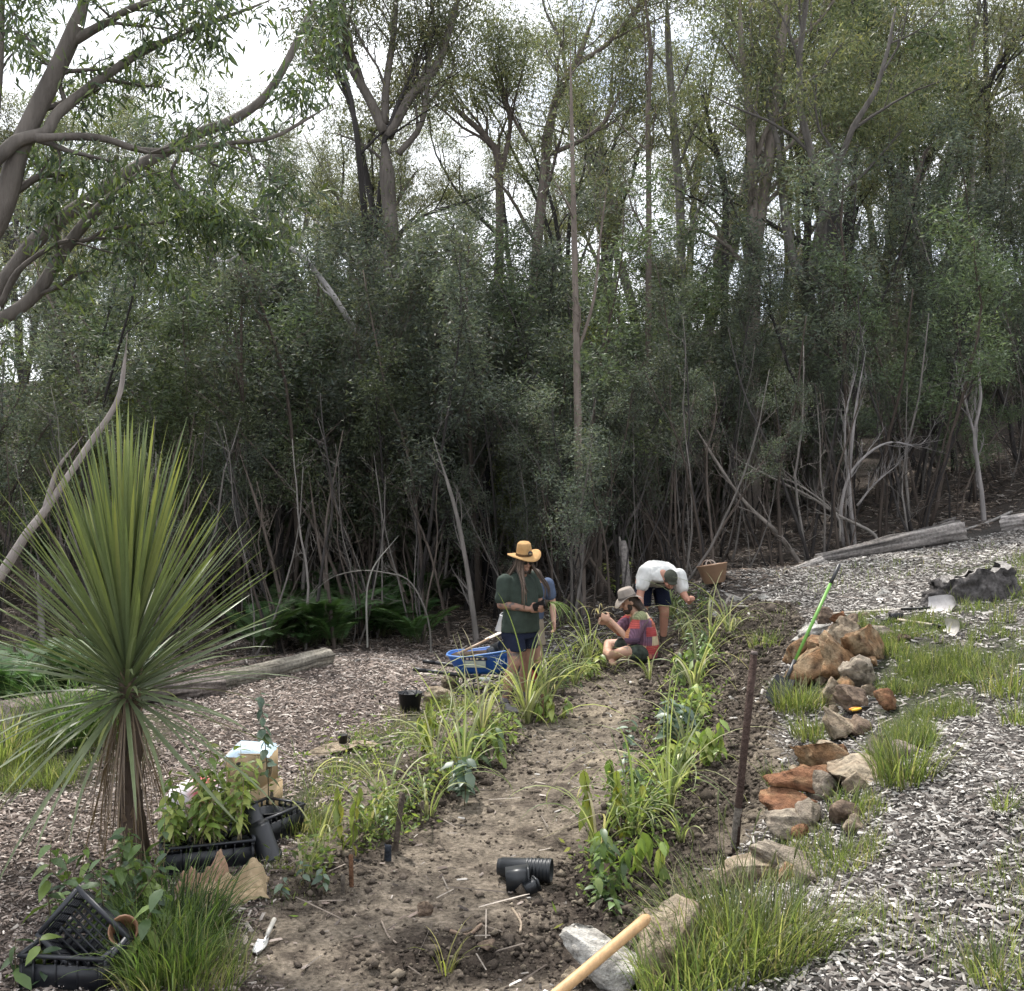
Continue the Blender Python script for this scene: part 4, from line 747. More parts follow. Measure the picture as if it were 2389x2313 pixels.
# ------------------------------------------------------------------ cordyline
b = G(305, 2015); cb = thing('cordyline_palm', 'tall spiky cordyline palm with a round head of sword leaves at the left', 'palm', b)
top = A([-.03, 0, 1.17]); mb = MB(); n = 24; P = np.stack([np.linspace(.03, -.03, n)+.015*np.sin(np.arange(n)*.6), np.zeros(n), np.linspace(-.1, 1.72, n)], -1)
mb.tube(P, np.linspace(.085, .04, n)*(1+.10*(np.arange(n) % 2)), 10, C=(.085,.062,.048)); tr = mb.build('trunk', M['bark'], cb)
mb = MB(); rg = np.random.RandomState(3)
for i in range(90):
    h = rg.uniform(.05, 1.3); a = rg.rand()*6.28; p = A([math.cos(a)*.07, math.sin(a)*.07, h]); mb.add([p+A([math.sin(a)*.02, -math.cos(a)*.02, 0]), p+A([-math.sin(a)*.02, math.cos(a)*.02, 0]), p+A([math.cos(a)*.02, math.sin(a)*.02, .07])], [[0,1,2]], A([.17,.125,.085])*rg.uniform(.5, 1.4))
ls = mb.build('leaf_scars', M['bark'], tr); ls['kind'] = 'stuff'
def cleaf(L_, W_, c0, c1, bend, seed):
    rg = np.random.RandomState(seed); n = 9; s = np.linspace(0, 1, n); ang = bend*s**2.2; x_ = np.concatenate([[0], np.cumsum(np.cos((ang[1:]+ang[:-1])/2))])*L_/(n-1); z_ = -np.concatenate([[0], np.cumsum(np.sin((ang[1:]+ang[:-1])/2))])*L_/(n-1)
    w_ = W_*.5*np.minimum(1, .55+s*1.2)*np.clip(1-s, 0, 1)**.42; V = []; C = []
    for i in range(n):
        V += [(x_[i], -w_[i], z_[i]+w_[i]*.45), (x_[i], 0, z_[i]), (x_[i], w_[i], z_[i]+w_[i]*.45)]; C += [A(c0)*(1-s[i])+A(c1)*s[i]]*3
    Fq = [(i*3+k, i*3+3+k, i*3+4+k, i*3+1+k) for i in range(n-1) for k in (0, 1)]
    return mkmesh('leaf', V, A(Fq).astype(int), C, True)
M['cordy'] = mat('cordyline_leaf', vcol=True, rough=.38, var=.12, nscale=20, transl=.22, spec=.55)
CL = [cleaf(.95, .036, (.13,.16,.085), c1, bd, i) for i, (c1, bd) in enumerate([((.13,.17,.06),.10),((.17,.21,.07),.18),((.22,.26,.07),.06),((.30,.32,.08),.12),((.14,.18,.08),.3),((.15,.18,.08),.55)])]
for m_ in CL: m_.materials.append(M['cordy'])
DL = [cleaf(.85, .014, (.20,.14,.09), c1, bd, 20+i) for i, (c1, bd) in enumerate([((.13,.09,.06),.25),((.22,.16,.10),.4),((.10,.07,.05),.15)])]
for m_ in DL: m_.materials.append(M['cordy'])
rg = random.Random(9)
def addleaf(nm, me, org, az, el, roll, s):
    d = Vector((math.cos(az)*math.cos(el), math.sin(az)*math.cos(el), math.sin(el))); q = Vector((1, 0, 0)).rotation_difference(Vector((math.cos(el), 0, math.sin(el))))
    o = obj(nm, me, None, cb); o.location = org; o.rotation_mode = 'QUATERNION'
    from mathutils import Quaternion
    o.rotation_quaternion = Quaternion((0, 0, 1), az) @ Quaternion((0, 1, 0), -el) @ Quaternion((1, 0, 0), roll); o.scale = (s, 1, 1)
N = 300
for i in range(N):
    u = (i+.5)/N; el = R(89-68*(u/.84)**1.25)+rg.gauss(0, .05) if u < .84 else R(rg.uniform(-22, 22)); az = i*2.39996+rg.gauss(0, .12)
    me = CL[rg.choice([0, 1, 2, 3] if u < .45 else ([0, 1, 2, 4] if u < .8 else [4, 5, 5]))]
    s = (1.58-.42*u)*rg.uniform(.78, 1.06)*(1 if u < .84 else .95)
    org = top+A([math.cos(az)*.045, math.sin(az)*.045, .46*(1-u)**1.1-.05*u])
    addleaf('leaf', me, org, az, el, rg.gauss(0, .35), s)
for i in range(20):
    az = rg.random()*6.28; addleaf('lower_leaf', CL[5], top+A([math.cos(az)*.05, math.sin(az)*.05, -.06]), az, R(rg.uniform(-48, -12)), rg.gauss(0, .3), rg.uniform(1.1, 1.5))
for i in range(75):
    az = rg.random()*6.28; h = rg.uniform(-.40, -.02); addleaf('dead_leaf', rg.choice(DL), top+A([math.cos(az)*.065, math.sin(az)*.065, h]), az, R(rg.uniform(-86, -62)), rg.gauss(0, .4), rg.uniform(.75, 1.35))
# ------------------------------------------------------------------ rocks
def ico(sub):
    bm = bmesh.new(); bmesh.ops.create_icosphere(bm, subdivisions=sub, radius=1); V = A([v.co for v in bm.verts]); Fq = A([[v.index for v in f.verts] for f in bm.faces]).astype(int); bm.free(); return V, Fq
ICO = {3: ico(3), 4: ico(4)}
ROCKC = {'orange': ((.25,.145,.075), (.32,.235,.145), (.15,.085,.05)), 'tan': ((.28,.22,.155), (.36,.30,.22), (.18,.135,.095)), 'pale': ((.42,.395,.355), (.50,.48,.44), (.25,.235,.215)), 'brown': ((.16,.115,.085), (.235,.175,.125), (.10,.072,.057)), 'red': ((.215,.105,.057), (.28,.165,.09), (.13,.065,.04)), 'grey': ((.24,.20,.155), (.32,.275,.215), (.155,.125,.10))}
def rock(label, px, py, dims, kind, seed, rot=(0, 0, 0), name='rock', cuts=13, sub=4, sink=.2, lift=0, pos=None):
    rg = np.random.RandomState(seed); V, Fq = ICO[sub]; V = V.copy()
    for i in range(cuts):
        nn = unit(rg.randn(3)*A([1, 1, .8])); o = rg.uniform(.36, .72); dd = V@nn-o; V = V-np.where(dd > 0, dd*.98, 0)[:, None]*nn
    nv = unit(V); lay = .05*np.sin(V[:, 2]*9+3*fbm(V[:, 0]*2+seed, V[:, 1]*2, V[:, 2]*2, s=seed+9))
    V = V*(1+lay[:, None]+.12*fbm(V[:, 0]*2.2+seed, V[:, 1]*2.2, V[:, 2]*2.2, s=seed, o=3)[:, None]+.22*(np.abs(fbm(V[:, 0]*4+seed, V[:, 1]*4, V[:, 2]*6, s=seed+2, o=4))[:, None]-.2)+.08*fbm(V[:, 0]*11+seed, V[:, 1]*11, V[:, 2]*14, s=seed+5, o=3)[:, None])
    c0, c1, c2 = [A(c) for c in ROCKC[kind]]; f = ss(-.15, .35, fbm(V[:, 0]*2.4+seed, V[:, 1]*2.4, V[:, 2]*3.5, s=seed+3)); g = ss(.05, .45, fbm(V[:, 0]*5, V[:, 1]*5+seed, V[:, 2]*8, s=seed+4))
    C = c0*(1-f[:, None])+c1*f[:, None]; C = C*(1-.8*g[:, None])+c2*.8*g[:, None]; pit = ss(.18, .42, fbm(V[:, 0]*9+seed, V[:, 1]*9, V[:, 2]*13, s=seed+6, o=3)); C = C*(1-.6*pit[:, None])
    V = V*A(dims)/2; o = obj(name, mkmesh(name, V, Fq, np.clip(C, .02, .8), False), M['rock'])
    g_ = G(px, py) if pos is None else A(pos); o.location = (g_[0], g_[1], g_[2]+dims[2]*(.5-sink)+lift); o.rotation_euler = rot
    tag(o, label, 'rock', 'rocks edging the bed'); return o
RK = [(1410,2300,(.46,.40,.26),'pale',1,(0,.2,.3),'large pale limestone boulder under the wooden handle'),(1555,2290,(.38,.36,.30),'tan',2,(.2,0,.9),'mottled tan boulder right of the pale boulder'),(1330,2313,(.14,.13,.10),'tan',3,(0,0,0),'small stone at the bottom edge left of the pale boulder'),
 (1640,2200,(.30,.24,.14),'tan',4,(0,0,.4),'stone half hidden in the grass clump'),(1765,2055,(.38,.30,.15),'tan',5,(.05,-.12,.2),'flat cream and orange stone nearest the grass clump'),(1830,2035,(.50,.17,.15),'grey',6,(0,.25,-.65),'long grey-brown stone lying across the row'),(1880,2060,(.15,.13,.10),'grey',7,(0,0,0),'small grey stone at the mulch edge'),
 (1850,1955,(.36,.30,.13),'grey',8,(.1,0,.2),'pale flat-topped stone above the long stone'),(1850,1905,(.32,.26,.16),'red',9,(0,.1,.1),'rusty red stone behind the flat-topped stone'),(1905,1860,(.48,.32,.22),'red',10,(.1,.05,.15),'rust-orange block with dark pits'),(2000,1830,(.50,.38,.14),'tan',11,(.25,.1,.1),'flat tan slab sloping down to the chips'),
 (1925,1795,(.50,.36,.26),'orange',12,(.15,.15,-.3),'orange block with pale flat top'),(1960,1715,(.42,.34,.22),'tan',13,(.1,.1,.3),'rough tan stone in front of the rock pile'),(1990,1665,(.36,.26,.18),'brown',14,(.2,.2,.4),'layered brown stone tilted at the right of the pile foot'),(1945,1645,(.30,.26,.22),'tan',15,(0,0,.7),'rounded tan stone at the foot of the pile'),
 (1995,1610,(.42,.30,.26),'grey',16,(.3,.3,.5),'grey-brown slab leaning on the pile'),(1955,1590,(.52,.34,.36),'orange',17,(.1,.6,.2),'tall ochre stone slanting across the pile'),(1900,1600,(.44,.34,.48),'orange',18,(.1,.35,.4),'biggest ochre stone of the pile behind the green shovel'),(2010,1560,(.44,.36,.42),'orange',19,(.2,.2,.1),'upright ochre stone at the right of the pile'),
 (1975,1530,(.36,.30,.34),'tan',20,(0,.4,.9),'ochre stone in the middle of the pile top'),(1915,1530,(.36,.28,.24),'orange',21,(.2,0,.2),'dark-faced orange stone on the pile top left'),(1862,1545,(.34,.26,.30),'orange',22,(0,.1,.3),'orange stone left of the green shovel'),(1975,1497,(.36,.26,.18),'brown',23,(0,0,.2),'reddish stone crowning the pile'),(1905,1490,(.48,.26,.14),'pale',24,(0,-.1,.1),'white stone on top of the pile'),
 (1925,1460,(.30,.24,.18),'brown',25,(0,0,.3),'dark round stone behind the pile top'),(2045,1497,(.30,.2,.14),'grey',26,(0,0,.3),'grey stone at the right end of the pile top'),(2110,1500,(.18,.14,.08),'brown',27,(0,0,.3),'flat brown stone in the chips right of the pile'),(2018,1443,(.10,.08,.06),'tan',28,(0,0,0),'small yellowish stone in the grass'),(2105,1770,(.20,.16,.16),'grey',29,(0,.3,.3),'grey stone standing in the tall grass'),
 (775,1755,(.44,.34,.07),'tan',30,(0,0,.2),'flat tan stone carrying the black mug'),(850,1745,(.42,.3,.07),'tan',31,(0,0,-.2),'flat tan stone right of the mug stone'),(1050,1615,(.34,.26,.22),'tan',32,(0,.2,.4),'tan stone under the wheelbarrow'),(1010,1640,(.34,.26,.16),'tan',33,(0,0,.2),'stone right of the black tub'),(1215,1600,(.25,.2,.14),'tan',34,(0,0,.3),'tan stone behind the straw-hatted worker'),
 (990,2135,(.10,.08,.08),'brown',35,(.3,.2,.1),'dark lump of soil-covered rock on the near path'),(1135,2220,(.12,.09,.06),'brown',36,(0,0,.5),'earthy stone in the near clods'),(1395,2120,(.06,.045,.08),'grey',37,(0,.4,0),'small grey pebble in the dark near row'),(1520,2285,(.12,.10,.08),'orange',38,(0,0,0),'small orange stone peeping between the boulders'),(2060,1390,(.2,.14,.1),'pale',39,(0,0,0),'pale stone on the upper slope'),
 (1715,1405,(.30,.2,.12),'pale',40,(0,.2,.2),'whitish stone on the dug bank below the tub'),(1780,1405,(.24,.12,.10),'pale',41,(0,.3,.2),'white block on the dug bank'),(1672,1450,(.16,.13,.12),'pale',42,(0,.3,.2),'white lump low on the dug bank'),(95,2030,(.06,.05,.05),'pale',43,(0,0,0),'white pebble on the left mulch')]
LIFT = {17: .10, 19: .02, 20: .24, 21: .30, 23: .34, 24: .34, 16: .0, 18: -.03}
for px, py, dm, kd, sd_, rt, lb in RK: rock(lb, px, py, tuple(A(dm)*(1.45 if 3 < sd_ < 27 else 1.4)), kd, sd_, rt, sink=.22 if sd_ not in (1, 2) else .15, lift=0, sub=4 if max(dm) > .2 else 3)
LN = poly([(1800,2070),(1860,1990),(1895,1900),(1935,1840),(1950,1770),(1960,1700),(1975,1650),(1960,1590),(1950,1530),(1930,1490)]); rgk = random.Random(31)
for i in range(34):
    t = i/33*(len(LN)-1)*.999; j = int(t); q = LN[j]+(LN[j+1]-LN[j])*(t-j)+A([rgk.gauss(0, .17), rgk.gauss(0, .1)]); s = rgk.uniform(.12, .30)
    rock('small angular stone wedged '+('low by the steel post' if i < 9 else 'among the rusty middle rocks' if i < 17 else 'at the foot of the ochre pile' if i < 24 else 'high in the ochre pile'), 0, 0, (s*rgk.uniform(.9, 1.4), s, s*rgk.uniform(.6, .95)), rgk.choice(['orange', 'tan', 'tan', 'brown', 'grey', 'red']), 700+i, (rgk.gauss(0, .3), rgk.gauss(0, .4), rgk.uniform(0, 6)), sub=3, pos=onto(q[0], q[1]), lift=rgk.uniform(0, .10) if i > 18 else 0)['group'] = 'small wedged stones, part '+str(0 if i < 9 else 1 if i < 17 else 2 if i < 24 else 3)
# ------------------------------------------------------------------ tools
def rodx(P0, P1): P0, P1 = A(P0), A(P1); return unit(P1-P0)
# steel post
b = G(1712, 1990); o = thing('steel_post', 'dark rusty steel post standing in the soil by the rocks', 'post', b); tp = at(1760, 1520, b[1]-.02)-b
mb = MB(); mb.tube([A([0, 0, -.15]), tp*.25, tp*.6, tp*.985], .024, 10, C=(.075,.05,.042)); mb.build('shaft', M['wood'], o, True); mb = MB(); mb.tube([tp*.985, tp*1.0], [.025, .020], 10, C=(.16,.13,.12)); mb.build('cap', M['wood'], o)
mb = MB(); mb.tube([tp*.02, tp*.22], [.0265, .0262], 10, cap=False, C=(.16,.14,.12)); mb.build('mud_band', M['wood'], o, True)
# green-handled shovel leaning on the rocks
tip = G(1806, 1648); top_ = at(1958, 1318, tip[1]+.55); o = thing('garden_shovel', 'bright green handled shovel leaning on the orange rock pile', 'shovel', tip); v = top_-tip; u = unit(v); sdv = unit(np.cross(u, A([0, -1, .2])))
def blade_mb(base, fwd, side, L_, W_, col, dish=.03, pointed=True):
    fwd = unit(fwd); side = unit(side-fwd*(side@fwd)); nn = np.cross(fwd, side); m = 9; k = 7; V = []
    for i in range(m):
        t = i/(m-1); hw = W_/2*((.86+.14*min(1, t*3)) if t < .6 else (math.sqrt(max(0, 1-((t-.6)/.4)**2))*.96+.04 if pointed else 1-.1*(t-.6)))
        for j in range(k): q = (j/(k-1)*2-1); V.append(base+fwd*t*L_+side*q*hw+nn*(dish*(q*q)-dish*.3*math.sin(math.pi*t)))
    V = A(V); Fq = A([(i*k+j, i*k+j+1, i*k+k+j+1, i*k+k+j) for i in range(m-1) for j in range(k-1)]).astype(int)
    V2 = np.vstack([V, V+nn*.003]); n = m*k; F2 = np.vstack([Fq, Fq[:, ::-1]+n]); mb = MB(); mb.add(V2, F2, col); return mb
mb = MB(); mb.tube([v*.30, v*.6, v*.86], [.015, .016, .016], 10, C=(.13,.30,.05)); mb.build('handle', M['paint'], o, True)
mb = MB(); mb.tube([v*.86, v*.93, v*1.0, v*1.005], [.018, .018, .018, .01], 10, C=(.02,.02,.022)); mb.build('grip', M['paint'], o, True)
mb = MB(); mb.tube([v*.17, v*.22, v*.31], [.016, .02, .022], 10, C=(.02,.02,.022)); mb.build('socket', M['paint'], o, True)
blade_mb(v*.185, -v+A([-.09, -.05, 0]), A([.9, -.5, .1]), .30, .22, (.03,.03,.032)).build('blade', M['metal'], o, True)
# shovels lying on the grass
def lying(label, a, b, hw, col, bcol, blade_L, blade_W, pointed, flip=1, dz=.04):
    p, q = G(*a), G(*b); p[2] += dz; q[2] += dz; d = unit(q-p); o = thing('garden_shovel', label, 'shovel', p); v = q-p
    mb = MB(); mb.tube([v*0, v*.5, v*.8], hw, 8, C=col); mb.build('handle', M['paint'], o, True); mb = MB(); mb.tube([v*.76, v*1.02], [hw*1.25, hw*1.1], 8, C=(.03,.03,.03)); mb.build('socket', M['metal'], o, True)
    blade_mb(v*1.0, d, A([.05, .75, .65])*flip, blade_L, blade_W, bcol, .035, pointed).build('blade', M['metal'], o, True); return o
lying('shovel with pale handle and round grey blade lying by the hollow stump', (1925,1443), (2165,1425), .013, (.5,.45,.38), (.36,.34,.33), .36, .27, True)
lying('spade with pale wooden handle and white blade lying on the grass', (2095,1450), (2205,1472), .014, (.5,.44,.34), (.62,.58,.55), .22, .17, False, dz=.03)
b = G(2090, 1448); mb = MB(); mb.box((0, 0, .06), (.10, .09, .13)); mb.col = (.02,.02,.02); o = thing('hammer_head', 'black tool head lying beside the shovel handle', 'tool', b, .4); mb = MB(); mb.col = (.02,.02,.022); mb.box((0, 0, .05), (.13, .08, .09)); mb.build('head', M['metal'], o); mb = MB(); mb.tube([(0, 0, .04), (-.16, .05, .02)], .012, 7, C=(.03,.03,.03)); mb.build('shaft', M['paint'], o)
# foreground wooden handle
p1 = at(1512, 2140, 3.9); p0 = at(1180, 2420, 3.35); o = thing('mattock_handle', 'smooth wooden tool handle slanting up from the bottom edge', 'tool handle', p0); v = p1-p0
mb = MB(); mb.tube([v*0, v*.5, v*.9, v*.975, v*1.0], [.021, .0205, .021, .0215, .013], 14, C=(.46,.28,.12)); M['ash'] = mat('ash_wood', (.43,.265,.125), rough=.5, var=.3, nscale=30, stretch=(1, .06, 1), spec=.4, bump=.15); mb.build('handle', M['ash'], o, True)
mb = MB(); mb.tube([v*-.28, v*.01], [.024, .0215], 14, C=(.46,.28,.12)); mb.build('butt', M['ash'], o, True)
# trowel
b = G(612, 2215); t_ = G(640, 2168); o = thing('hand_trowel', 'white metal hand trowel with grey handle lying on the chips', 'trowel', b+A([0, 0, .02])); v = t_-b; v[2] = 0.03
mb = MB(); mb.tube([v*.35, v*.55, v*1.0], [.010, .014, .013], 9, C=(.42,.40,.36)); mb.build('handle', M['paint'], o, True); mb = MB(); mb.tube([v*.1, v*.4], .006, 7, C=(.6,.6,.6)); mb.build('tang', M['metal'], o)
blade_mb(v*.18, -unit(v), A([.9, .2, .25]), .15, .075, (.5,.5,.5), .015, True).build('blade', M['metal'], o, True)
# secateurs
b = G(2008, 1682)+A([0, 0, .10]); o = thing('secateurs', 'black secateurs with orange grip lying on the stones', 'secateurs', b, .2)
for s, c in ((.012, (.85,.28,.03)), (-.012, (.9,.55,.05))):
    mb = MB(); mb.tube([(-.09, s*1.5, 0), (-.05, s*2, .006), (0, s*.4, .01)], [.009, .011, .008], 8, C=c); mb.build('grip', M['paint'], o, True)
mb = MB(); mb.tube([(0, 0, .01), (.05, .012, .012), (.1, .02, .012)], [.014, .012, .003], 7, C=(.02,.02,.02)); mb.build('blade', M['metal'], o, True)
# wooden stakes and pegs
def stake(label, px, py, h, w_, tilt, seed, col=(.10,.078,.06)):
    g = G(px, py); rg = np.random.RandomState(seed); o = obj('wooden_stake', None) if False else None
    mb = MB(); n = 6; V = []
    for i, zq in enumerate([-.08, h*.3, h*.65, h]):
        for j in range(8): a = j*math.pi/4+.39; r = w_/2*(1/max(abs(math.cos(a)), abs(math.sin(a))))*(1+.06*rg.randn()); V.append((math.cos(a)*r*.92+tilt*zq, math.sin(a)*r*.8, zq+(rg.randn()*.006 if i == 3 else 0)))
    Fq = [(i*8+j, i*8+(j+1) % 8, i*8+8+(j+1) % 8, i*8+8+j) for i in range(3) for j in range(8)]; V.append((tilt*h, 0, h)); mb.add(V, [A(Fq).astype(int), A([(24+j, 24+(j+1) % 8, 32) for j in range(8)]).astype(int)], A(col)*1.0)
    o = mb.build('wooden_stake', M['wood']); o.location = g; return tag(o, label, 'stake')
for i, (px, py, h, w_, t, lb, c) in enumerate([(922,1985,.40,.042,.12,'tall dark wooden stake in the near left row',(.10,.08,.065)),(820,2070,.20,.03,-.02,'rusty short stake at the near end of the left row',(.16,.085,.05)),(800,2080,.12,.03,0,'stubby grey stake at the foot of the left row',(.13,.11,.09)),(905,2010,.10,.05,0,'short dark stake beside the tall one',(.03,.035,.045)),(1112,1775,.24,.035,.25,'slanting mossy stake in the middle left row',(.10,.09,.05)),
   (1265,1685,.28,.035,0,'reddish stake under the largest lemongrass',(.15,.09,.06)),(985,1930,.2,.03,0,'short stake behind the tall stake',(.11,.09,.07)),(1415,2095,.22,.035,0,'short peg in the near right row',(.19,.14,.10)),(1625,1640,.42,.03,-.05,'dark thin stake in the far right row',(.07,.06,.05)),(1605,1690,.25,.03,.03,'brown stake in the middle right row',(.13,.09,.07)),(1400,1450,.35,.03,0,'dark thin stake left of the sitting worker',(.06,.055,.05)),(1560,1640,.25,.02,-.5,'leaning dark stick at the path edge of the right row',(.07,.055,.045)),(1690,1420,.18,.04,.5,'pale offcut stuck in the dug bank',(.45,.4,.35))]): stake(lb, px, py, h, w_, t, i, c)
# ------------------------------------------------------------------ containers
def pot_profile(r0, r1, h, ribs=0, th=.004):
    pr = [(.001, 0), (r0, 0)]
    if ribs:
        for i in range(ribs): a = .5+.5*i/ribs; z0 = h*a; rr = r0+(r1-r0)*a; st = h*.5/ribs; pr += [(rr, z0), (rr+.005, z0+st*.25), (rr+.005, z0+st*.6), (rr, z0+st*.75)]
    pr += [(r1, h*.97), (r1+.004, h*.97), (r1+.004, h), (r1-th, h), (r0-th, th*2), (.001, th*2)]; return pr
# corrugated pots on the path
b = G(1235, 2062); Mx = Matrix.Translation(b) @ Matrix.Rotation(R(78), 4, 'Z') @ Matrix.Rotation(R(-92), 4, 'X')
o = thing('plant_pot', 'black ribbed round pot stack lying on its side on the path', 'pot', b); d = unit(A([1.0, -.22, 0])); q = Vector((0, 0, 1)).rotation_difference(Vector(d)).to_matrix().to_4x4(); q.translation = Vector((-.18, .04, .075)); mb = MB(); mb.lathe(pot_profile(.060, .072, .33, 7), 28, q, (.016,.018,.021)); mb.build('outer_pot', M['paint'], o, True)
q2 = q.copy(); q2.translation = Vector(A((-.18, .04, .075))+d*-.012); mb = MB(); mb.lathe([(.001, -.01), (.052, -.01), (.055, .03), (.055, .035), (.058, .08)], 24, q2, (.018,.02,.023)); mb.build('inner_pot', M['paint'], o, True)
b2 = G(1198, 2082); o = thing('plant_pot', 'small black square pot lying against the ribbed pots', 'pot', b2, -.25)
def sqpot(o, w0, w1, L_, c=(.016,.018,.021), tilt=R(86), rz=R(-100), org=(0, 0, .05)):
    e = Matrix.Translation(org) @ Matrix.Rotation(rz, 4, 'Z') @ Matrix.Rotation(tilt, 4, 'X')
    V = []; 
    for z_, w_ in ((0, w0), (L_, w1), (L_, w1-.006), (.005, w0-.006)):
        for sx, sy in ((-1, -1), (1, -1), (1, 1), (-1, 1)): V.append((sx*w_/2, sy*w_/2, z_))
    Fq = [(i*4+j, i*4+(j+1) % 4, i*4+4+(j+1) % 4, i*4+4+j) for i in range(3) for j in range(4)]+[(3, 2, 1, 0), (12, 13, 14, 15)]
    mb = MB(); mb.add(xf(e, V), A(Fq).astype(int), c); mb.build('pot_wall', M['paint'], o)
    mb = MB(); w_ = w1+.008
    V = [(sx*w/2, sy*w/2, zq) for zq, w in ((L_-.012, w_), (L_+.001, w_), (L_+.001, w1-.004), (L_-.012, w1-.004)) for sx, sy in ((-1, -1), (1, -1), (1, 1), (-1, 1))]
    Fq = [(i*4+j, i*4+(j+1) % 4, ((i+1) % 4)*4+(j+1) % 4, ((i+1) % 4)*4+j) for i in range(4) for j in range(4)]; mb.add(xf(e, V), A(Fq).astype(int), c); mb.build('pot_rim', M['paint'], o)
sqpot(o, .112, .13, .15, rz=R(105), tilt=R(86), org=(-.05, 0, .068))
sqpot(o, .06, .072, .09, rz=R(128), tilt=R(70), org=(.09, -.06, .035))
# black tub and mug
b = G(957, 1655); o = thing('flexible_tub', 'black plastic tub on the mulch at the left row', 'tub', b); mb = MB(); mb.lathe(pot_profile(.105, .135, .20), 26, None, (.014,.015,.018)); mb.build('bucket', M['paint'], o, True)
for s in (-1, 1): mb = MB(); a = np.linspace(0, math.pi, 9); mb.tube(np.stack([np.cos(a)*.07, np.full(9, s*.125), .19+np.sin(a)*.05], -1), .006, 6, C=(.014,.015,.018)); mb.build('handle', M['paint'], o, True)
b = G(800, 1752)+A([0, 0, .045]); o = thing('coffee_mug', 'small black mug standing on a flat stone', 'mug', b); mb = MB(); mb.lathe(pot_profile(.038, .044, .10), 22, None, (.018,.016,.016)); mb.build('cup', M['paint'], o, True); mb = MB(); a = np.linspace(-1.4, 1.4, 9); mb.tube(np.stack([.04+np.cos(a)*.03, 0*a, .05+np.sin(a)*.032], -1), .006, 6, C=(.018,.016,.016)); mb.build('handle', M['paint'], o, True)
# tan tub by the forest
b = G(1668, 1366); o = thing('flexible_tub', 'tan flexible tub tipped slightly on the dug bank', 'tub', b+A([0, 0, .02]), 0, rot=(R(-4), R(-9), 0)); mb = MB(); mb.lathe(pot_profile(.165, .245, .30, 0, .006), 32, None, (.50,.32,.21)); mb.build('bucket', M['paint'], o, True)
for s, rx in ((-1, 0), (1, 0)):
    mb = MB(); a = np.linspace(0, math.pi, 11); mb.tube(np.stack([-.05+np.cos(a)*.075, np.full(11, s*.20)-s*np.sin(a)*.06, .30+np.sin(a)*.075], -1), .0085, 6, C=(.45,.36,.30)); mb.build('handle', M['paint'], o, True)
# ---- plastic crates
def crate(label, loc, rz, Lx, Ly, Hh, rot=None, fine=False, col=(.014,.015,.019)):
    o = thing('plastic_crate', label, 'crate', loc, rz, None, rot); t = .008
    def side(n, p, ux, ln):
        mb = MB(); mb.col = col; ux = A(ux); nz = A([0, 0, 1]); nv = np.cross(ux, nz); Rm = np.stack([ux, nv, nz], 1)
        rows = [.0, .05, .26, .55, .80, 1.0] if not fine else [0, .06, .22, .38, .54, .70, 1.0]
        m = max(4, int(ln/.055)) if not fine else max(5, int(ln/.045))
        mb.box(p+nz*Hh*.03, (ln, t, Hh*.06), Rm); 
        if not fine:
            mb.box(p+nz*Hh*.42, (ln, t, Hh*.68), Rm)
            for i in range(m+1): mb.box(p+ux*(-ln/2+t/2+(ln-t)*i/m)+nz*Hh*.86-nv*.001, (t*1.3, t*1.6, Hh*.18), Rm)
            for i in range(0, m+1, 2): mb.box(p+ux*(-ln/2+t/2+(ln-t)*i/m)+nz*Hh*.45-nv*.003, (t*.9, t*1.6, Hh*.72), Rm)
        else:
            for r_ in rows[1:-1]: mb.box(p+nz*Hh*r_, (ln, t, Hh*.055), Rm)
            for i in range(m+1): mb.box(p+ux*(-ln/2+t/2+(ln-t)*i/m)+nz*Hh*.5+nv*.0015, (t*.9, t, Hh*.96), Rm)
        mb.build(n, M['paint'], o)
    for s in (-1, 1): side('long_side', A([0, s*(Ly/2-t/2), 0]), (1, 0, 0) if s > 0 else (-1, 0, 0), Lx-2*t); side('short_side', A([s*(Lx/2-t/2), 0, 0]), (0, -1, 0) if s > 0 else (0, 1, 0), Ly)
    mb = MB(); mb.col = tuple(A(col)*1.3)
    for s in (-1, 1): mb.box((0, s*(Ly/2), Hh), (Lx+.02, .024, .014)); mb.box((s*(Lx/2), 0, Hh+.0015), (.024, Ly-.012, .014))
    mb.build('rim', M['paint'], o); mb = MB(); mb.col = col
    if fine:
        for i in range(9): mb.box((-Lx/2+.03+(Lx-.06)*i/8, 0, .006), (.012, Ly-.02, .008))
        for i in range(7): mb.box((0, -Ly/2+.03+(Ly-.06)*i/6, .009), (Lx-.02, .012, .008))
    else: mb.box((0, 0, .012), (Lx-.02, Ly-.02, .01))
    mb.build('base', M['paint'], o)
    if not fine:
        for s in (-1, 1): mb = MB(); mb.col = (.004,.004,.005); mb.box((s*(Lx/2+.002), 0, Hh*.72), (.006, .12, .045)); mb.build('hand_hole', M['paint'], o)
    return o
A1 = G(460, 2035); c1 = A1+A([.0, .22, .0]); crate('black crate packed with leafy potted saplings by the cordyline', (c1[0], c1[1], Hs(c1[0], c1[1])+.01), R(18), .58, .40, .17)
A2 = G(640, 1965); c2 = A2+A([-.10, .18, 0]); crate('black crate behind the sapling crate holding an empty pot', (c2[0], c2[1], Hs(c2[0], c2[1])+.01), R(62), .42, .34, .19)
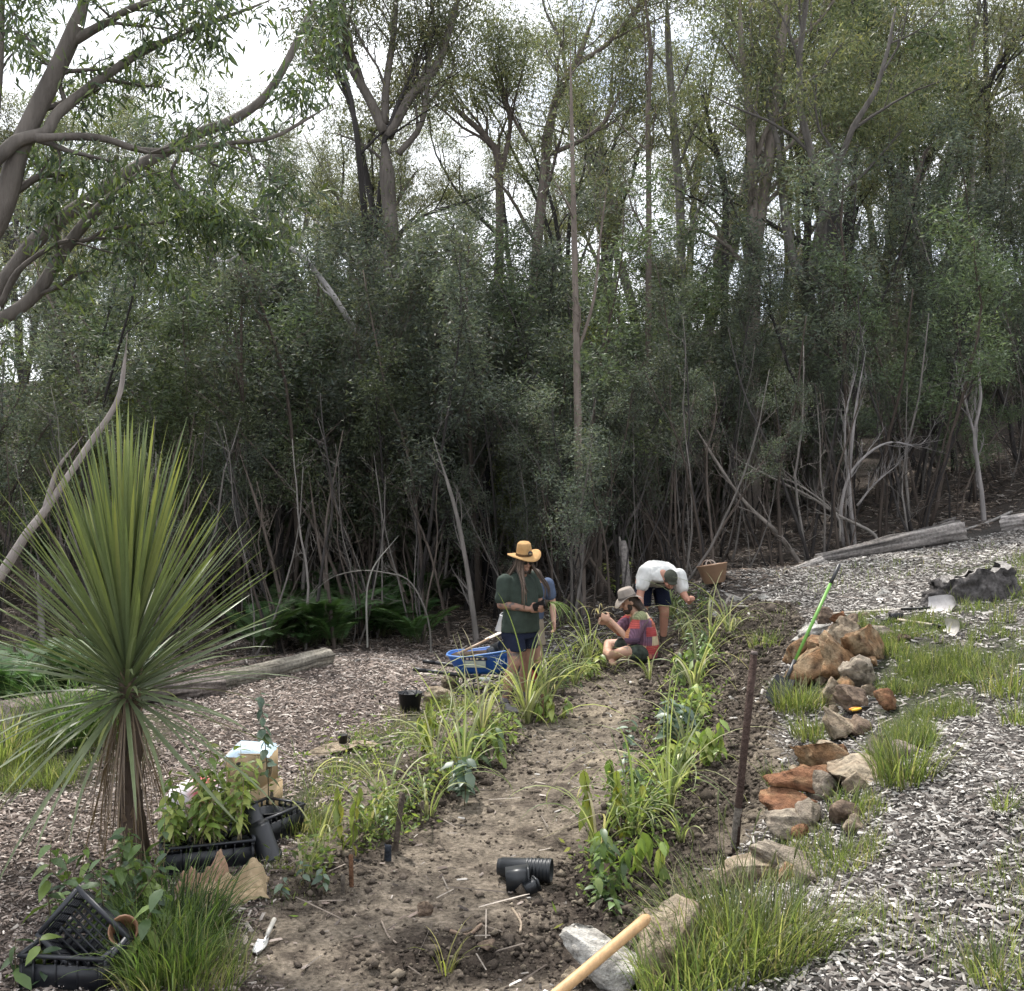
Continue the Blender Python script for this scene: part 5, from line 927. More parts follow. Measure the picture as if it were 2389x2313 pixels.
# pots in the first crate, each with saplings
rgc = random.Random(4)
for ix in range(4):
    for iy in range(3):
        lx, ly = -.21+.14*ix, -.125+.125*iy; a = R(18); p = c1+A([lx*math.cos(a)-ly*math.sin(a), lx*math.sin(a)+ly*math.cos(a), 0]); p[2] = Hs(p[0], p[1])+.03
        o = thing('sapling_pot', 'black pot with a leafy sapling in the front crate, '+('front', 'middle', 'rear')[iy]+' row, '+('leftmost', 'second from left', 'third from left', 'rightmost')[ix], 'potted sapling', p, 0, 'potted saplings in the front crate'); mb = MB(); mb.lathe(pot_profile(.045, .058, .14), 14, None, (.014,.015,.018)); mb.build('pot', M['paint'], o, True)
        mb = MB(); mb.lathe([(.001, .125), (.05, .12)], 10, None, (.06,.045,.035)); mb.build('soil', M['clod'], o)
        for k in range(3): sprig(o, rgc, A([rgc.gauss(0, .015), rgc.gauss(0, .015), .1]), rgc.uniform(.34, .68) if ix > 0 else rgc.uniform(.25, .45), rgc.choice([15, 19]), 'lime', .25, .005, .16, 1.15, .28, (.32,.27,.17))
p = c2+A([.02, -.03, 0]); p[2] = Hs(p[0], p[1])+.03; o = thing('plant_pot', 'empty black round pot inside the rear crate', 'pot', p); mb = MB(); mb.lathe(pot_profile(.08, .10, .17), 20, None, (.014,.015,.018)); mb.build('wall', M['paint'], o, True)
for k, (dx, dy, dz, tx, lb) in enumerate([(.30, .16, .10, .25, 'black nursery pot leaning between the two crates, upper of two'), (.40, .06, .0, .12, 'black nursery pot leaning between the two crates, lower of two')]):
    p = c1+A([dx, dy, 0]); p[2] = Hs(p[0], p[1])+dz; o = thing('plant_pot', lb, 'pot', p, 0, None, (R(8), R(-14), 0)); mb = MB(); mb.lathe([(.001, 0), (.085, 0), (.085, .02), (.078, .022), (.066, .25), (.001, .252)], 22, None, (.016,.017,.020)); mb.build('wall', M['paint'], o, True); mb = MB(); mb.lathe([(.086, .0), (.091, .002), (.091, .025), (.086, .027)], 22, None, (.02,.021,.025)); mb.build('rim', M['paint'], o, True)
# lone blue-leaved sapling rising behind the crates
o = seedling('tall blue-green sapling rising behind the cardboard boxes', 618, 1925, 1.0, 22, 'blue', 801, 1, .35, 1.0, lean=.08, start=.35, stemw=.006)
# cardboard boxes
M['card'] = mat('cardboard', (.42,.31,.19), rough=.85, var=.12, nscale=14, spec=.15)
def carton(label, loc, rz, d, marks):
    o = thing('cardboard_box', label, 'box', loc, rz); x_, y_, z_ = d; t = .006
    for s in (-1, 1):
        mb = MB(); mb.box((0, s*(y_/2-t/2), z_/2), (x_-2*t, t, z_)); mb.build('long_wall', M['card'], o); mb = MB(); mb.box((s*(x_/2-t/2), 0, z_/2), (t, y_, z_)); mb.build('end_wall', M['card'], o)
    mb = MB(); mb.box((0, 0, t/2+.001), (x_-2*t, y_-2*t, t)); mb.build('bottom', M['card'], o)
    for s in (-1, 1): mb = MB(); mb.box((0, s*(y_/4+.001), z_+.004), (x_-.002, y_/2-.004, .005)); mb.build('top_flap', M['card'], o)
    for (fx, u, v, w_, h_, c) in marks:
        a = np.linspace(0, 2*math.pi, 22, endpoint=False); mb = MB()
        ring = np.stack([np.cos(a)*w_/2, np.sin(a)*h_/2], -1); 
        pts = A([(fx*(x_/2+.003), u+p[0], v+p[1]) for p in ring]) if fx else A([(u+p[0], -(y_/2+.003), v+p[1]) for p in ring])
        cen = pts.mean(0); mb.add(np.vstack([pts, [cen]]), A([(i, (i+1) % 22, 22) for i in range(22)]).astype(int), c); mb.build('printed_mark', M['paint'], o)
    return o
bp = G(592, 1915); z0 = Hs(bp[0], bp[1]+.15); dk_ = (.05,.045,.04)
carton('lower cardboard box behind the crates with oval hand hole', (bp[0]-.02, bp[1]+.15, z0), R(-18), (.27, .33, .24), [(1, .0, .16, .05, .085, dk_), (1, .02, .04, .06, .05, (.2,.13,.08)), (0, .0, .13, .1, .07, (.12,.09,.05))])
carton('upper cardboard box with printed oval badge stacked on the lower', (bp[0]-.05, bp[1]+.16, z0+.25), R(-12), (.27, .33, .25), [(1, .0, .11, .10, .14, (.07,.06,.045)), (1, .0, .11, .08, .118, (.42,.30,.17)), (1, .0, .11, .045, .085, (.12,.10,.05)), (0, -.02, .17, .07, .05, dk_), (0, .0, .08, .14, .06, (.18,.16,.06))])
o = thing('plastic_sheet', 'shiny pale blue plastic sheet on top of the upper box', 'plastic sheet', (bp[0]-.05, bp[1]+.16, z0+.515)); rg = np.random.RandomState(2); n = 14; gx_ = np.linspace(-.17, .17, n); XX, YY = np.meshgrid(gx_, gx_); ZZ = .012+.03*np.abs(fbm(XX*9, YY*9, s=3))-.05*ss(.12, .18, np.maximum(np.abs(XX), np.abs(YY))); idx = (np.arange(n-1)[:, None]*n+np.arange(n-1)[None])
mb = MB(); mb.add(np.stack([XX, YY, ZZ], -1).reshape(-1, 3), np.stack([idx, idx+1, idx+n+1, idx+n], -1).reshape(-1, 4), (.50,.62,.72)); s_ = mb.build('sheet', mat('plastic_sheet', (.5,.62,.72), rough=.15, var=.1, spec=.7), o, True)
# white bags behind the crate
b = G(430, 1960)+A([0, .5, 0]); b[2] = Hs(b[0], b[1]); o = thing('feed_sack', 'white and pink plastic sack lying behind the sapling crate', 'sack', b, .3); V, Fq = ICO[3]; V = V*A([.30, .16, .17])*(1+.12*fbm(V[:, 0]*2, V[:, 1]*2, V[:, 2]*2, s=4)[:, None])+A([0, 0, .14]); mb = MB(); C = np.where((np.abs(V[:, 0]+.02) < .07)[:, None], A([.55,.16,.16]), A([.68,.64,.66])); mb.add(V, Fq, C); mb.build('bag', M['cloth'], o, True); mb = MB(); mb.tube([(.26, 0, .16), (.36, .02, .2)], [.05, .09], 9, C=(.68,.64,.66)); mb.build('tied_neck', M['cloth'], o, True)
# lower-left crates
b = G(170, 2290); bb = (b[0], b[1]+.05, Hs(b[0], b[1])); crate('black slotted crate standing at the bottom left corner', bb, R(-6), .42, .30, .17)
crate('black lattice crate tilted on edge in the bottom left crate', (b[0]+.06, b[1]+.12, bb[2]+.17), 0, .38, .27, .13, rot=(R(58), R(30), R(-24)), fine=True)
p = A(bb)+A([-.05, .03, .03]); o = thing('plant_pot', 'black empty pot lying in the bottom left crate', 'pot', p, 0, None, (R(70), 0, .5)); mb = MB(); mb.lathe(pot_profile(.05, .065, .15), 18, None, (.016,.017,.02)); mb.build('wall', M['paint'], o, True)
p = A(bb)+A([.19, .14, .17]); o = thing('terracotta_pot', 'orange-brown pot behind the tilted lattice crate', 'pot', p, 0, None, (R(60), R(30), 0)); mb = MB(); mb.lathe(pot_profile(.05, .07, .15), 18, None, (.30,.16,.09)); mb.build('wall', M['paint'], o, True)
# burlap
def cloth_sheet(name, label, a, sx, sy, seed, rz, col):
    g = G(*a); n = 60; u = np.linspace(-.5, .5, n); XX, YY = np.meshgrid(u, u); X2 = XX*sx*(1+.07*vn(YY*1.6+seed, YY*0, s=seed)); Y2 = YY*sy*(1+.08*vn(XX*1.4+seed, XX*0, s=seed+1))+.06*XX; c_, s_ = math.cos(rz), math.sin(rz); wx = g[0]+X2*c_-Y2*s_; wy = g[1]+X2*s_+Y2*c_
    zz_ = H(wx, wy)+.015+.13*np.exp(-((XX-.28)**2/.018+(YY-.1)**2/.09))+.06*np.exp(-((YY-.15-.2*XX)**2/.006))+.075*np.abs(fbm(XX*4+YY*3, YY*7-XX*2, s=seed+3, o=2))+.03*np.abs(fbm(XX*13, YY*6, s=seed+4, o=2)); zz_ -= .045*ss(.42, .5, np.maximum(np.abs(XX), np.abs(YY)))
    idx = (np.arange(n-1)[:, None]*n+np.arange(n-1)[None]); o = obj(name, mkmesh(name, np.stack([wx-g[0], wy-g[1], zz_-g[2]], -1).reshape(-1, 3), np.stack([idx, idx+1, idx+n+1, idx+n], -1).reshape(-1, 4), np.tile(A(col), (n*n, 1)), True), M['cloth']); o.location = g; return tag(o, label, 'sacking')
cloth_sheet('burlap_sack', 'crumpled beige burlap sack on the ground below the crates', (545, 2085), .42, .30, 3, .2, (.37,.28,.175))
cloth_sheet('burlap_scrap', 'folded brown sacking scrap left of the burlap sack', (475, 2068), .28, .2, 8, -.3, (.34,.22,.15))
# ------------------------------------------------------------------ wheelbarrow
g = G(1118, 1612); o = thing('wheelbarrow', 'blue wheelbarrow with black frame behind the straw-hatted worker', 'wheelbarrow', g, R(-6))
def ringp(w_, l_, zq, off=0, n=28, sq=3.2):
    a = np.arange(n)*2*math.pi/n; c_, s_ = np.cos(a), np.sin(a); return np.stack([off+np.sign(c_)*np.abs(c_)**(2/sq)*l_, np.sign(s_)*np.abs(s_)**(2/sq)*w_, zq+0*a], -1)
rings = [ringp(.20, .27, .22, .02), ringp(.235, .325, .27, .03), ringp(.28, .40, .40, .04), ringp(.31, .44, .46, .05)]
rings[3][:, 2] += .07*np.clip((rings[3][:, 0])/.45, -.3, 1); rings[2][:, 2] += .045*np.clip((rings[2][:, 0])/.45, -.3, 1)
inn = [ringp(.295, .425, .455, .05), ringp(.22, .31, .275, .03), ringp(.19, .26, .23, .02)]; inn[0][:, 2] += .07*np.clip(inn[0][:, 0]/.45, -.3, 1)
mb = MB(); V = np.concatenate(rings+inn); i = np.arange(6)[:, None]*28; j = np.arange(28)[None]; k_ = (j+1) % 28; Fq = np.stack([i+j, i+k_, i+28+k_, i+28+j], -1).reshape(-1, 4); V = np.vstack([V, V[:28].mean(0)[None], V[-28:].mean(0)[None]]); jj = np.arange(28); kk = (jj+1) % 28
mb.add(V, [Fq, np.stack([kk, jj, np.full(28, 7*28)], -1), np.stack([6*28+jj, 6*28+kk, np.full(28, 7*28+1)], -1)], (.018,.085,.33)); tray = mb.build('tray', M['paint'], o, True)
mb = MB(); rim = np.vstack([rings[3], rings[3][:1]]); mb.tube(rim, .012, 6, False, (.10,.22,.50)); mb.build('rim', M['paint'], tray, True)
mb = MB(); mb.add(A([(-.13, -.272, .315), (.12, -.272, .315), (.12, -.298, .40), (-.13, -.298, .40)])+A([0, -.018, 0]), [[0,1,2,3]], (.42,.46,.42)); mb.build('side_label', M['paint'], tray)
mb = MB(); mb.add(A([(-.15, -.302, .405), (.14, -.302, .405), (.14, -.312, .445), (-.15, -.312, .445)])+A([0, -.018, 0]), [[0,1,2,3]], (.02,.025,.05)); mb.build('side_band', M['paint'], tray)
for xx, ww in ((-.10, .03), (-.055, .02), (-.02, .03), (.02, .022), (.09, .03)): mb = MB(); mb.add(A([(xx-ww/2, -.305, .413), (xx+ww/2, -.305, .413), (xx+ww/2, -.311, .437), (xx-ww/2, -.311, .437)])+A([0, -.021, 0]), [[0,1,2,3]], (.5,.42,.38)); mb.build('band_letter', M['paint'], tray)
tcu = bpy.data.curves.new('lettering', 'FONT'); tcu.body = 'BLU'; tcu.size = .09; tcu.extrude = .002; to = bpy.data.objects.new('lettering', tcu); COL.objects.link(to); dg = bpy.context.evaluated_depsgraph_get(); me = bpy.data.meshes.new_from_object(to.evaluated_get(dg)); bpy.data.objects.remove(to); tl = obj('lettering', me, mat('lettering', (.30,.36,.48), var=0), tray); tl.location = (.24, -.332, .37); tl.rotation_euler = (R(78), 0, R(6))
for s in (-1, 1):
    mb = MB(); mb.tube([(-.62, s*.30, .27), (-.45, s*.29, .25), (0, s*.24, .19), (.45, s*.12, .14), (.62, s*.06, .14)], .022, 8, C=(.018,.018,.02)); mb.build('side_rail', M['paint'], o, True)
    mb = MB(); mb.tube([(-.76, s*.305, .285), (-.61, s*.30, .268)], [.026, .026], 9, C=(.012,.012,.013)); mb.build('handle_grip', M['paint'], o, True)
    mb = MB(); mb.tube([(-.22, s*.25, .21), (-.24, s*.25, .03), (-.16, s*.25, .01), (-.05, s*.25, .03), (-.02, s*.25, .18)], .014, 7, C=(.02,.02,.022)); mb.build('stand_leg', M['paint'], o, True)
mb = MB(); mb.box((.10, -.262, .175), (.13, .006, .05)); mb.V = [v for v in mb.V]; mb.C = [np.tile(A([.75,.75,.74]), (8, 1))]; mb.build('white_sticker', M['paint'], o)
wq = Matrix.Translation((.62, 0, .17)) @ Matrix.Rotation(R(90), 4, 'X'); mb = MB(); mb.lathe([(.10, -.035), (.155, -.045), (.175, -.02), (.175, .02), (.155, .045), (.10, .035), (.10, -.035)], 26, wq, (.02,.02,.021)); wh = mb.build('wheel', M['paint'], o, True); mb = MB(); mb.lathe([(.001, -.03), (.10, -.02), (.10, .02), (.001, .03)], 22, wq, (.3,.05,.04)); mb.build('hub', M['paint'], wh, True)
wz = A(g); 
def wl(p): a = R(-6); return wz+A([p[0]*math.cos(a)-p[1]*math.sin(a), p[0]*math.sin(a)+p[1]*math.cos(a), p[2]])
mb = MB(); V, Fq = ICO[3]; V = V*A([.38, .26, .06])+A([.03, 0, .41]); V[:, 2] += .03*fbm(V[:, 0]*8, V[:, 1]*8, s=4); mb.add(V, Fq, (.06,.045,.035)); so2 = mb.build('soil_heap', M['clod'], None); so2.location = g; so2.rotation_euler = (0, 0, R(-6)); tag(so2, 'dark soil heaped in the blue wheelbarrow', 'soil')
sp = wl((-.14, -.16, .50)); o = thing('garden_spade', 'wooden-handled spade with pale blade resting in the wheelbarrow', 'spade', sp); mb = MB(); mb.tube([(-.10, -.03, -.04), (.12, .08, .05), (.28, .16, .12)], .017, 8, C=(.36,.25,.16)); mb.build('handle', M['paint'], o, True); blade_mb(A([.26, .15, .11]), A([.75, .4, .32]), A([-.3, .6, -.1]), .26, .19, (.45,.41,.37), .01, False).build('blade', M['metal'], o, True)
for k, (p, rt, rr, lb) in enumerate([((.18, -.06, .50), (R(70), R(20), R(40)), .075, 'large black pot lying in the wheelbarrow'), ((.13, -.17, .49), (R(80), R(0), R(120)), .05, 'small grey-black pot lying in the wheelbarrow')]):
    o = thing('plant_pot', lb, 'pot', wl(p), 0, None, rt); mb = MB(); mb.lathe(pot_profile(rr*.8, rr, rr*2.1), 18, None, (.02,.022,.024) if k == 0 else (.05,.055,.058)); mb.build('wall', M['paint'], o, True)
# sticks lying about
def stick(label, pts, r, col):
    P = A([G(*p)+A([0, 0, r*1.2]) for p in pts]); b_ = P[0].copy(); mb = MB(); mb.tube(dens(P-b_, 4), r, 6, C=col); o = mb.build('stick', M['wood'], None, True); o.location = b_; tag(o, label, 'stick')
stick('long pale stick in the dark near clods', [(1210,2140),(1235,2175),(1260,2185)], .007, (.24,.19,.15)); stick('curved pale root on the near soil', [(1195,2125),(1215,2160),(1213,2180)], .008, (.3,.24,.18)); stick('short stick by the near mulch', [(890,2150),(905,2185),(925,2205)], .006, (.33,.27,.22))
stick('brown stick lying across the near clods', [(1050,2175),(1090,2180),(1125,2170)], .012, (.22,.16,.12)); stick('white offcut stick on the dug bank', [(1760,1405),(1800,1400)], .014, (.5,.46,.42)); stick('pale stick lying along the dug bank', [(1700,1420),(1745,1432)], .016, (.42,.38,.34)); stick('thin pale stick by the tub', [(1720,1380),(1790,1385)], .012, (.3,.27,.25))
stick('long dead stick at the forest edge by the fern', [(830,1545),(880,1540),(930,1548)], .014, (.3,.28,.26)); stick('grey branch lying behind the right log', [(2060,1265),(2150,1235),(2230,1220)], .03, (.22,.2,.185)); stick('pale forked stick near the right edge', [(2250,1240),(2300,1225),(2360,1200)], .025, (.3,.28,.26))
b = G(820, 2010); o = thing('black_glove', 'crumpled black scrap on the soil beside the left row', 'scrap', b); V, Fq = ICO[3]; V = V*A([.055, .03, .022])*(1+.35*fbm(V[:, 0]*3, V[:, 1]*3, V[:, 2]*3, s=6)[:, None])+A([0, 0, .015]); mb = MB(); mb.add(V, Fq, (.015,.015,.016)); mb.build('scrap', M['cloth'], o)
# ------------------------------------------------------------------ people
def rcone(p0, p1, r0, r1, n=12, k=4):
    p0, p1 = A(p0), A(p1); d = unit(p1-p0); prof = []
    for i in range(k+1): t = math.pi/2*i/k; prof.append((-math.cos(t)*r0, math.sin(t)*r0, 0))
    L_ = np.linalg.norm(p1-p0)
    for i in range(k+1): t = math.pi/2*i/k; prof.append((L_+math.sin(t)*r1, math.cos(t)*r1, 0))
    prof = A(prof); prof[0, 1] = prof[-1, 1] = 1e-4
    ref = A([0, 0, 1]) if abs(d[2]) < .9 else A([1, 0, 0]); U = unit(np.cross(d, ref)); W = np.cross(d, U); a = np.arange(n)*2*math.pi/n
    V = p0+prof[:, 0][:, None, None]*d+prof[:, 1][:, None, None]*(np.cos(a)[None, :, None]*U+np.sin(a)[None, :, None]*W)
    m = len(prof); i = np.arange(m-1)[:, None]*n; j = np.arange(n)[None]; q = (j+1) % n
    return V.reshape(-1, 3), np.stack([i+j, i+q, i+n+q, i+n+j], -1).reshape(-1, 4)
def ell(c, r, Rm=None):
    V, Fq = ICO[3]; V = V*A(r)
    if Rm is not None: V = V @ A(Rm).T
    return V+A(c), Fq
def loft(rings, n=20, sq=2.4):
    """rings: (centre, halfwidth vector, halfdepth vector)"""
    a = np.arange(n)*2*math.pi/n; c_ = np.sign(np.cos(a))*np.abs(np.cos(a))**(2/sq); s_ = np.sign(np.sin(a))*np.abs(np.sin(a))**(2/sq)
    V = np.concatenate([A(c)+c_[:, None]*A(u)+s_[:, None]*A(v) for c, u, v in rings]); m = len(rings); i = np.arange(m-1)[:, None]*n; j = np.arange(n)[None]; q = (j+1) % n
    Fq = np.stack([i+j, i+q, i+n+q, i+n+j], -1).reshape(-1, 4); V = np.vstack([V, [A(rings[0][0])], [A(rings[-1][0])]]); jj = np.arange(n); kk = (jj+1) % n
    return V, [Fq, np.stack([kk, jj, np.full(n, m*n)], -1), np.stack([(m-1)*n+jj, (m-1)*n+kk, np.full(n, m*n+1)], -1)]
def chain(pts, rs_): return [rcone(pts[i], pts[i+1], rs_[i], rs_[i+1]) for i in range(len(pts)-1)]
def blob(name, prims, vox, m, parent, colf, sm=4, dec=1.0, noise=0):
    mb = MB()
    for p in prims: mb.add(*p)
    me = mb.mesh(name); o = bpy.data.objects.new(name, me); COL.objects.link(o)
    r = o.modifiers.new('r', 'REMESH'); r.mode = 'VOXEL'; r.voxel_size = vox
    s = o.modifiers.new('s', 'SMOOTH'); s.factor = .5; s.iterations = sm
    if dec < 1: d = o.modifiers.new('d', 'DECIMATE'); d.ratio = dec
    dg = bpy.context.evaluated_depsgraph_get(); m2 = bpy.data.meshes.new_from_object(o.evaluated_get(dg)); bpy.data.objects.remove(o)
    m2.name = name; n = len(m2.vertices); V = np.empty(n*3, np.float32); m2.vertices.foreach_get('co', V); V = V.reshape(-1, 3).astype(float)
    if noise:
        nr = np.empty(n*3, np.float32); m2.vertices.foreach_get('normal', nr); nr = nr.reshape(-1, 3)
        V = V+nr*(noise*fbm(V[:, 0]*7+V[:, 2]*3, V[:, 1]*7, V[:, 2]*9, s=7, o=3)+noise*.8*np.abs(fbm(V[:, 0]*13, V[:, 1]*13, V[:, 2]*11, s=9, o=2)))[:, None]; m2.vertices.foreach_set('co', V.astype(np.float32).ravel())
    C = np.broadcast_to(A(colf), (n, 3)) if not callable(colf) else colf(V)
    for a_ in list(m2.color_attributes): m2.color_attributes.remove(a_)
    at_ = m2.color_attributes.new('Col', 'FLOAT_COLOR', 'POINT'); at_.data.foreach_set('color', np.c_[C, np.ones(n)].astype(np.float32).ravel())
    m2.polygons.foreach_set('use_smooth', np.ones(len(m2.polygons), bool)); m2.materials.clear(); m2.materials.append(m); m2.update()
    return obj(name, m2, None, parent)
def hand(wrist, fwd, nrm, thumb, curl=.9, sc=1.0, spreadf=1.0):
    """fwd: direction of the fingers, nrm: palm normal (fingers curl towards it), thumb: side of the thumb"""
    w_ = A(wrist); f = unit(fwd); th = unit(A(thumb)-f*(A(thumb)@f)); nn = unit(A(nrm)-f*(A(nrm)@f)); th = unit(th-nn*(th@nn)); out = []
    Rm = np.stack([f, th, nn], 1); out.append(ell(w_+f*.05*sc, A([.058, .043, .020])*sc, Rm))
    for k, (off, ln) in enumerate([(.032, .072), (.011, .08), (-.011, .075), (-.031, .060)]):
        b_ = w_+f*.088*sc+th*off*sc; c1_ = curl*(.5+.08*k); d1 = unit(f*math.cos(c1_)+nn*math.sin(c1_)+th*off*2*spreadf); d2 = unit(f*math.cos(c1_+curl*.8)+nn*math.sin(c1_+curl*.8)); d3 = unit(f*math.cos(c1_+curl*1.4)+nn*math.sin(c1_+curl*1.4))
        p1 = b_+d1*ln*.45*sc; p2 = p1+d2*ln*.32*sc; p3 = p2+d3*ln*.23*sc; out += chain([b_-f*.02*sc, b_, p1, p2, p3], A([.0105, .0105, .0098, .009, .008])*sc)
    tb = w_+f*.03*sc+th*.032*sc; p1 = tb+unit(th*.8+f*.6+nn*.35)*.042*sc; p2 = p1+unit(f*.85+nn*.6+th*.1)*.034*sc; out += chain([tb-th*.012*sc, tb, p1, p2], A([.015, .0135, .0115, .0095])*sc)
    return out
def head(c, up, face, sc=1.0):
    """c: centre of the skull; up and face directions"""
    u = unit(up); f = unit(A(face)-u*(A(face)@u)); s = np.cross(f, u); Rm = np.stack([s, f, u], 1); c = A(c); P = lambda x_, y_, z_: c+(s*x_+f*y_+u*z_)*sc
    o = [ell(P(0, -.012, .025), A([.078, .096, .092])*sc, Rm), ell(P(0, .022, -.045), A([.062, .070, .075])*sc, Rm), ell(P(0, .055, -.095), A([.034, .032, .026])*sc, Rm), ell(P(0, .075, .025), A([.058, .020, .016])*sc, Rm)]
    o += chain([P(0, .092, .012), P(0, .112, -.022)], A([.010, .015])*sc); o += [ell(P(.011, .10, -.026), A([.010, .010, .008])*sc, Rm), ell(P(-.011, .10, -.026), A([.010, .010, .008])*sc, Rm)]
    o += [ell(P(0, .087, -.060), A([.026, .012, .007])*sc, Rm), ell(P(0, .085, -.072), A([.022, .012, .008])*sc, Rm), ell(P(.038, .068, -.02), A([.022, .018, .02])*sc, Rm), ell(P(-.038, .068, -.02), A([.022, .018, .02])*sc, Rm)]
    for q in (1, -1): o.append(ell(P(q*.078, -.012, -.005), A([.010, .020, .032])*sc, Rm))
    return o, P, Rm
def foot(an, d, sc=1.0, h=.045):
    d = unit(d); an = A(an); Rm = orient(d); return [ell(an+d*.02+A([0, 0, -.045]), A([.045, .075, .05])*sc, Rm), ell(an+d*.12*sc+A([0, 0, -.062]), A([.05, .10, .036])*sc, Rm), ell(an+d*.17*sc+A([0, 0, -.07]), A([.047, .06, .028])*sc, Rm)]
SKIN = (.40,.225,.15); SKD = (.27,.15,.105)
def skinc(base, tats=()):
    def f(V):
        C = np.tile(A(base), (len(V), 1))*(1+.12*fbm(V[:, 0]*9, V[:, 1]*9, V[:, 2]*9, s=4))[:, None]
        for c, r, k in tats:
            d = np.linalg.norm(V-A(c), axis=1); q = ss(r, r*.6, d)*ss(-.05, .12, fbm(V[:, 0]*28, V[:, 1]*28, V[:, 2]*28, s=k, o=3)); C = C*(1-.75*q[:, None])+A([.05,.06,.07])*.75*q[:, None]
        return np.clip(C, .01, 1)
    return f
def hat(parent, c, up, face, rb, rc, hc, col, band=None, droop=.12, pinch=.2, roll=0):
    u = unit(up); f = unit(A(face)-u*(A(face)@u)); s = np.cross(f, u); n = 40; a = np.arange(n)*2*math.pi/n; V = []; m = 0
    def ring(r, z_, br=0, ex=1.0):
        zz_ = z_+br*(np.cos(2*a)*-.35-droop*1.2*np.cos(a)**2+.06*np.sin(3*a)); V.append(A(c)+(np.cos(a)*r*ex)[:, None]*f+(np.sin(a)*r)[:, None]*s+zz_[:, None]*u)
    ring(rb, -.012, .10); ring(rb, -.004, .10); ring(rb*.8, .004, .06); ring(rc*1.08, .0, .0, 1.12); ring(rc*1.0, .012, 0, 1.12); ring(rc*.97, hc*.5, 0, 1.1); ring(rc*.86, hc*.88, 0, 1.08); ring(rc*.66, hc*1.0, 0, 1.05); ring(rc*.3, hc*(1-pinch), 0, 1.05)
    V = np.concatenate(V); m = len(V)//n; i = np.arange(m-1)[:, None]*n; j = np.arange(n)[None]; k_ = (j+1) % n; Fq = np.stack([i+j, i+k_, i+n+k_, i+n+j], -1).reshape(-1, 4); V = np.vstack([V, [V[-n:].mean(0)]]); jj = np.arange(n); kk = (jj+1) % n
    under = np.stack([jj, kk, 3*n+kk, 3*n+jj], -1)[:, ::-1]
    V2 = V.copy(); mb = MB(); f2 = fbm(V2[:, 0]*60, V2[:, 1]*60, V2[:, 2]*60, s=2); mb.add(V2, [Fq, np.stack([(m-1)*n+jj, (m-1)*n+kk, np.full(n, m*n)], -1)], np.clip(A(col)*(1+.18*f2[:, None]), 0, 1)); h = mb.build('hat', M['cloth'], parent, True)
    if band:
        mb = MB(); q = []
        for r, z_ in ((rc*1.09, .004), (rc*1.07, .03)): q.append(A(c)+(np.cos(a)*r*1.12)[:, None]*f+(np.sin(a)*r)[:, None]*s+z_*u)
        mb.add(np.concatenate(q), np.stack([jj, kk, n+kk, n+jj], -1), band); mb.build('hat_band', M['cloth'], h)
    return h
def glasses(parent, P, Rm):
    mb = MB()
    for q in (1, -1): mb.add(*ell(P(q*.034, .094, .012), (.027, .008, .021), Rm), (.008,.008,.009))
    mb.tube([P(-.07, .075, .018), P(0, .10, .018), P(.07, .075, .018)], .003, 5, C=(.01,.01,.01)); mb.build('sunglasses', mat('dark_lens', (.008,.008,.009), rough=.12, var=0, spec=.6), parent, True)
# ---- 1: standing worker with straw hat
g = G(1212, 1652); W1 = thing('person', 'standing person in straw hat, dark green t-shirt and navy shorts holding a pot', 'person', g)
fw = unit(A([.72, -.69, 0])); sd1 = np.cross(fw, A([0, 0, 1])); up = A([0, 0, 1])     # sd1: the person's right = viewer's left
LA = lambda r, f_, z_: sd1*r+fw*f_+up*z_
hipc = LA(0, 0, .93); rsh = LA(.215, -.02, 1.46); lsh = LA(-.20, .0, 1.47)
hc = LA(.0, .065, 1.65); hup = unit(up*.96+fw*.20); hf = unit(A([.50, -.84, -.26]))
hd, P1, R1 = head(hc, hup, hf)
rel = LA(.275, -.02, 1.185); rwr = LA(.10, .235, 1.14); lel = LA(-.255, .06, 1.19); lwr = LA(-.05, .31, 1.16)
ran = LA(.26, .02, .105); rkn = LA(.185, .09, .53); rhip = LA(.115, 0, .90); lan = LA(-.15, -.08, .105); lkn = LA(-.14, -.01, .52); lhip = LA(-.115, 0, .90)
sk = hd+chain([LA(0, .02, 1.46), LA(0, .055, 1.57)], [.062, .056])+chain([rsh, rel], [.062, .050])+chain([rel, LA(.19, .11, 1.165), rwr], [.050, .044, .030])+chain([lsh, lel], [.062, .05])+chain([lel, lwr], [.048, .030])
sk += chain([rhip*.85+rkn*.15, rkn], [.088, .066])+chain([rkn, LA(.215, .05, .36), ran], [.064, .064, .040])+chain([lhip*.85+lkn*.15, lkn], [.088, .066])+chain([lkn, LA(-.15, -.06, .36), lan], [.064, .064, .040])+[loft([(LA(0, 0, .86), sd1*.17, fw*.12), (LA(0, .02, 1.1), sd1*.17, fw*.13), (LA(0, 0, 1.42), sd1*.19, fw*.11)])]
sk += hand(rwr, LA(-.75, .55, 0.02), LA(-.5, -.6, -.1), LA(0, .2, 1), 1.0)+hand(lwr, LA(.55, .55, -.1), LA(.6, -.6, .1), LA(0, .1, 1), .9)
blob('body', sk, .0068, M['skin'], W1, skinc(SKD, [(rel+A([.02, -.04, .05]), .09, 3), (LA(.2, .1, 1.16), .10, 5), (ran+A([0, 0, .08]), .11, 6), (rkn+A([0, 0, .1]), .09, 8)]), 3, .55)
sh = [loft([(LA(0, .01, .87), sd1*.235, fw*.175), (LA(0, .025, 1.03), sd1*.215, fw*.178), (LA(0, .025, 1.18), sd1*.21, fw*.165), (LA(0, .005, 1.34), sd1*.225, fw*.145), (LA(0, -.005, 1.44), sd1*.21, fw*.115), (LA(0, .0, 1.50), sd1*.13, fw*.08), (LA(0, .015, 1.53), sd1*.078, fw*.07)])]
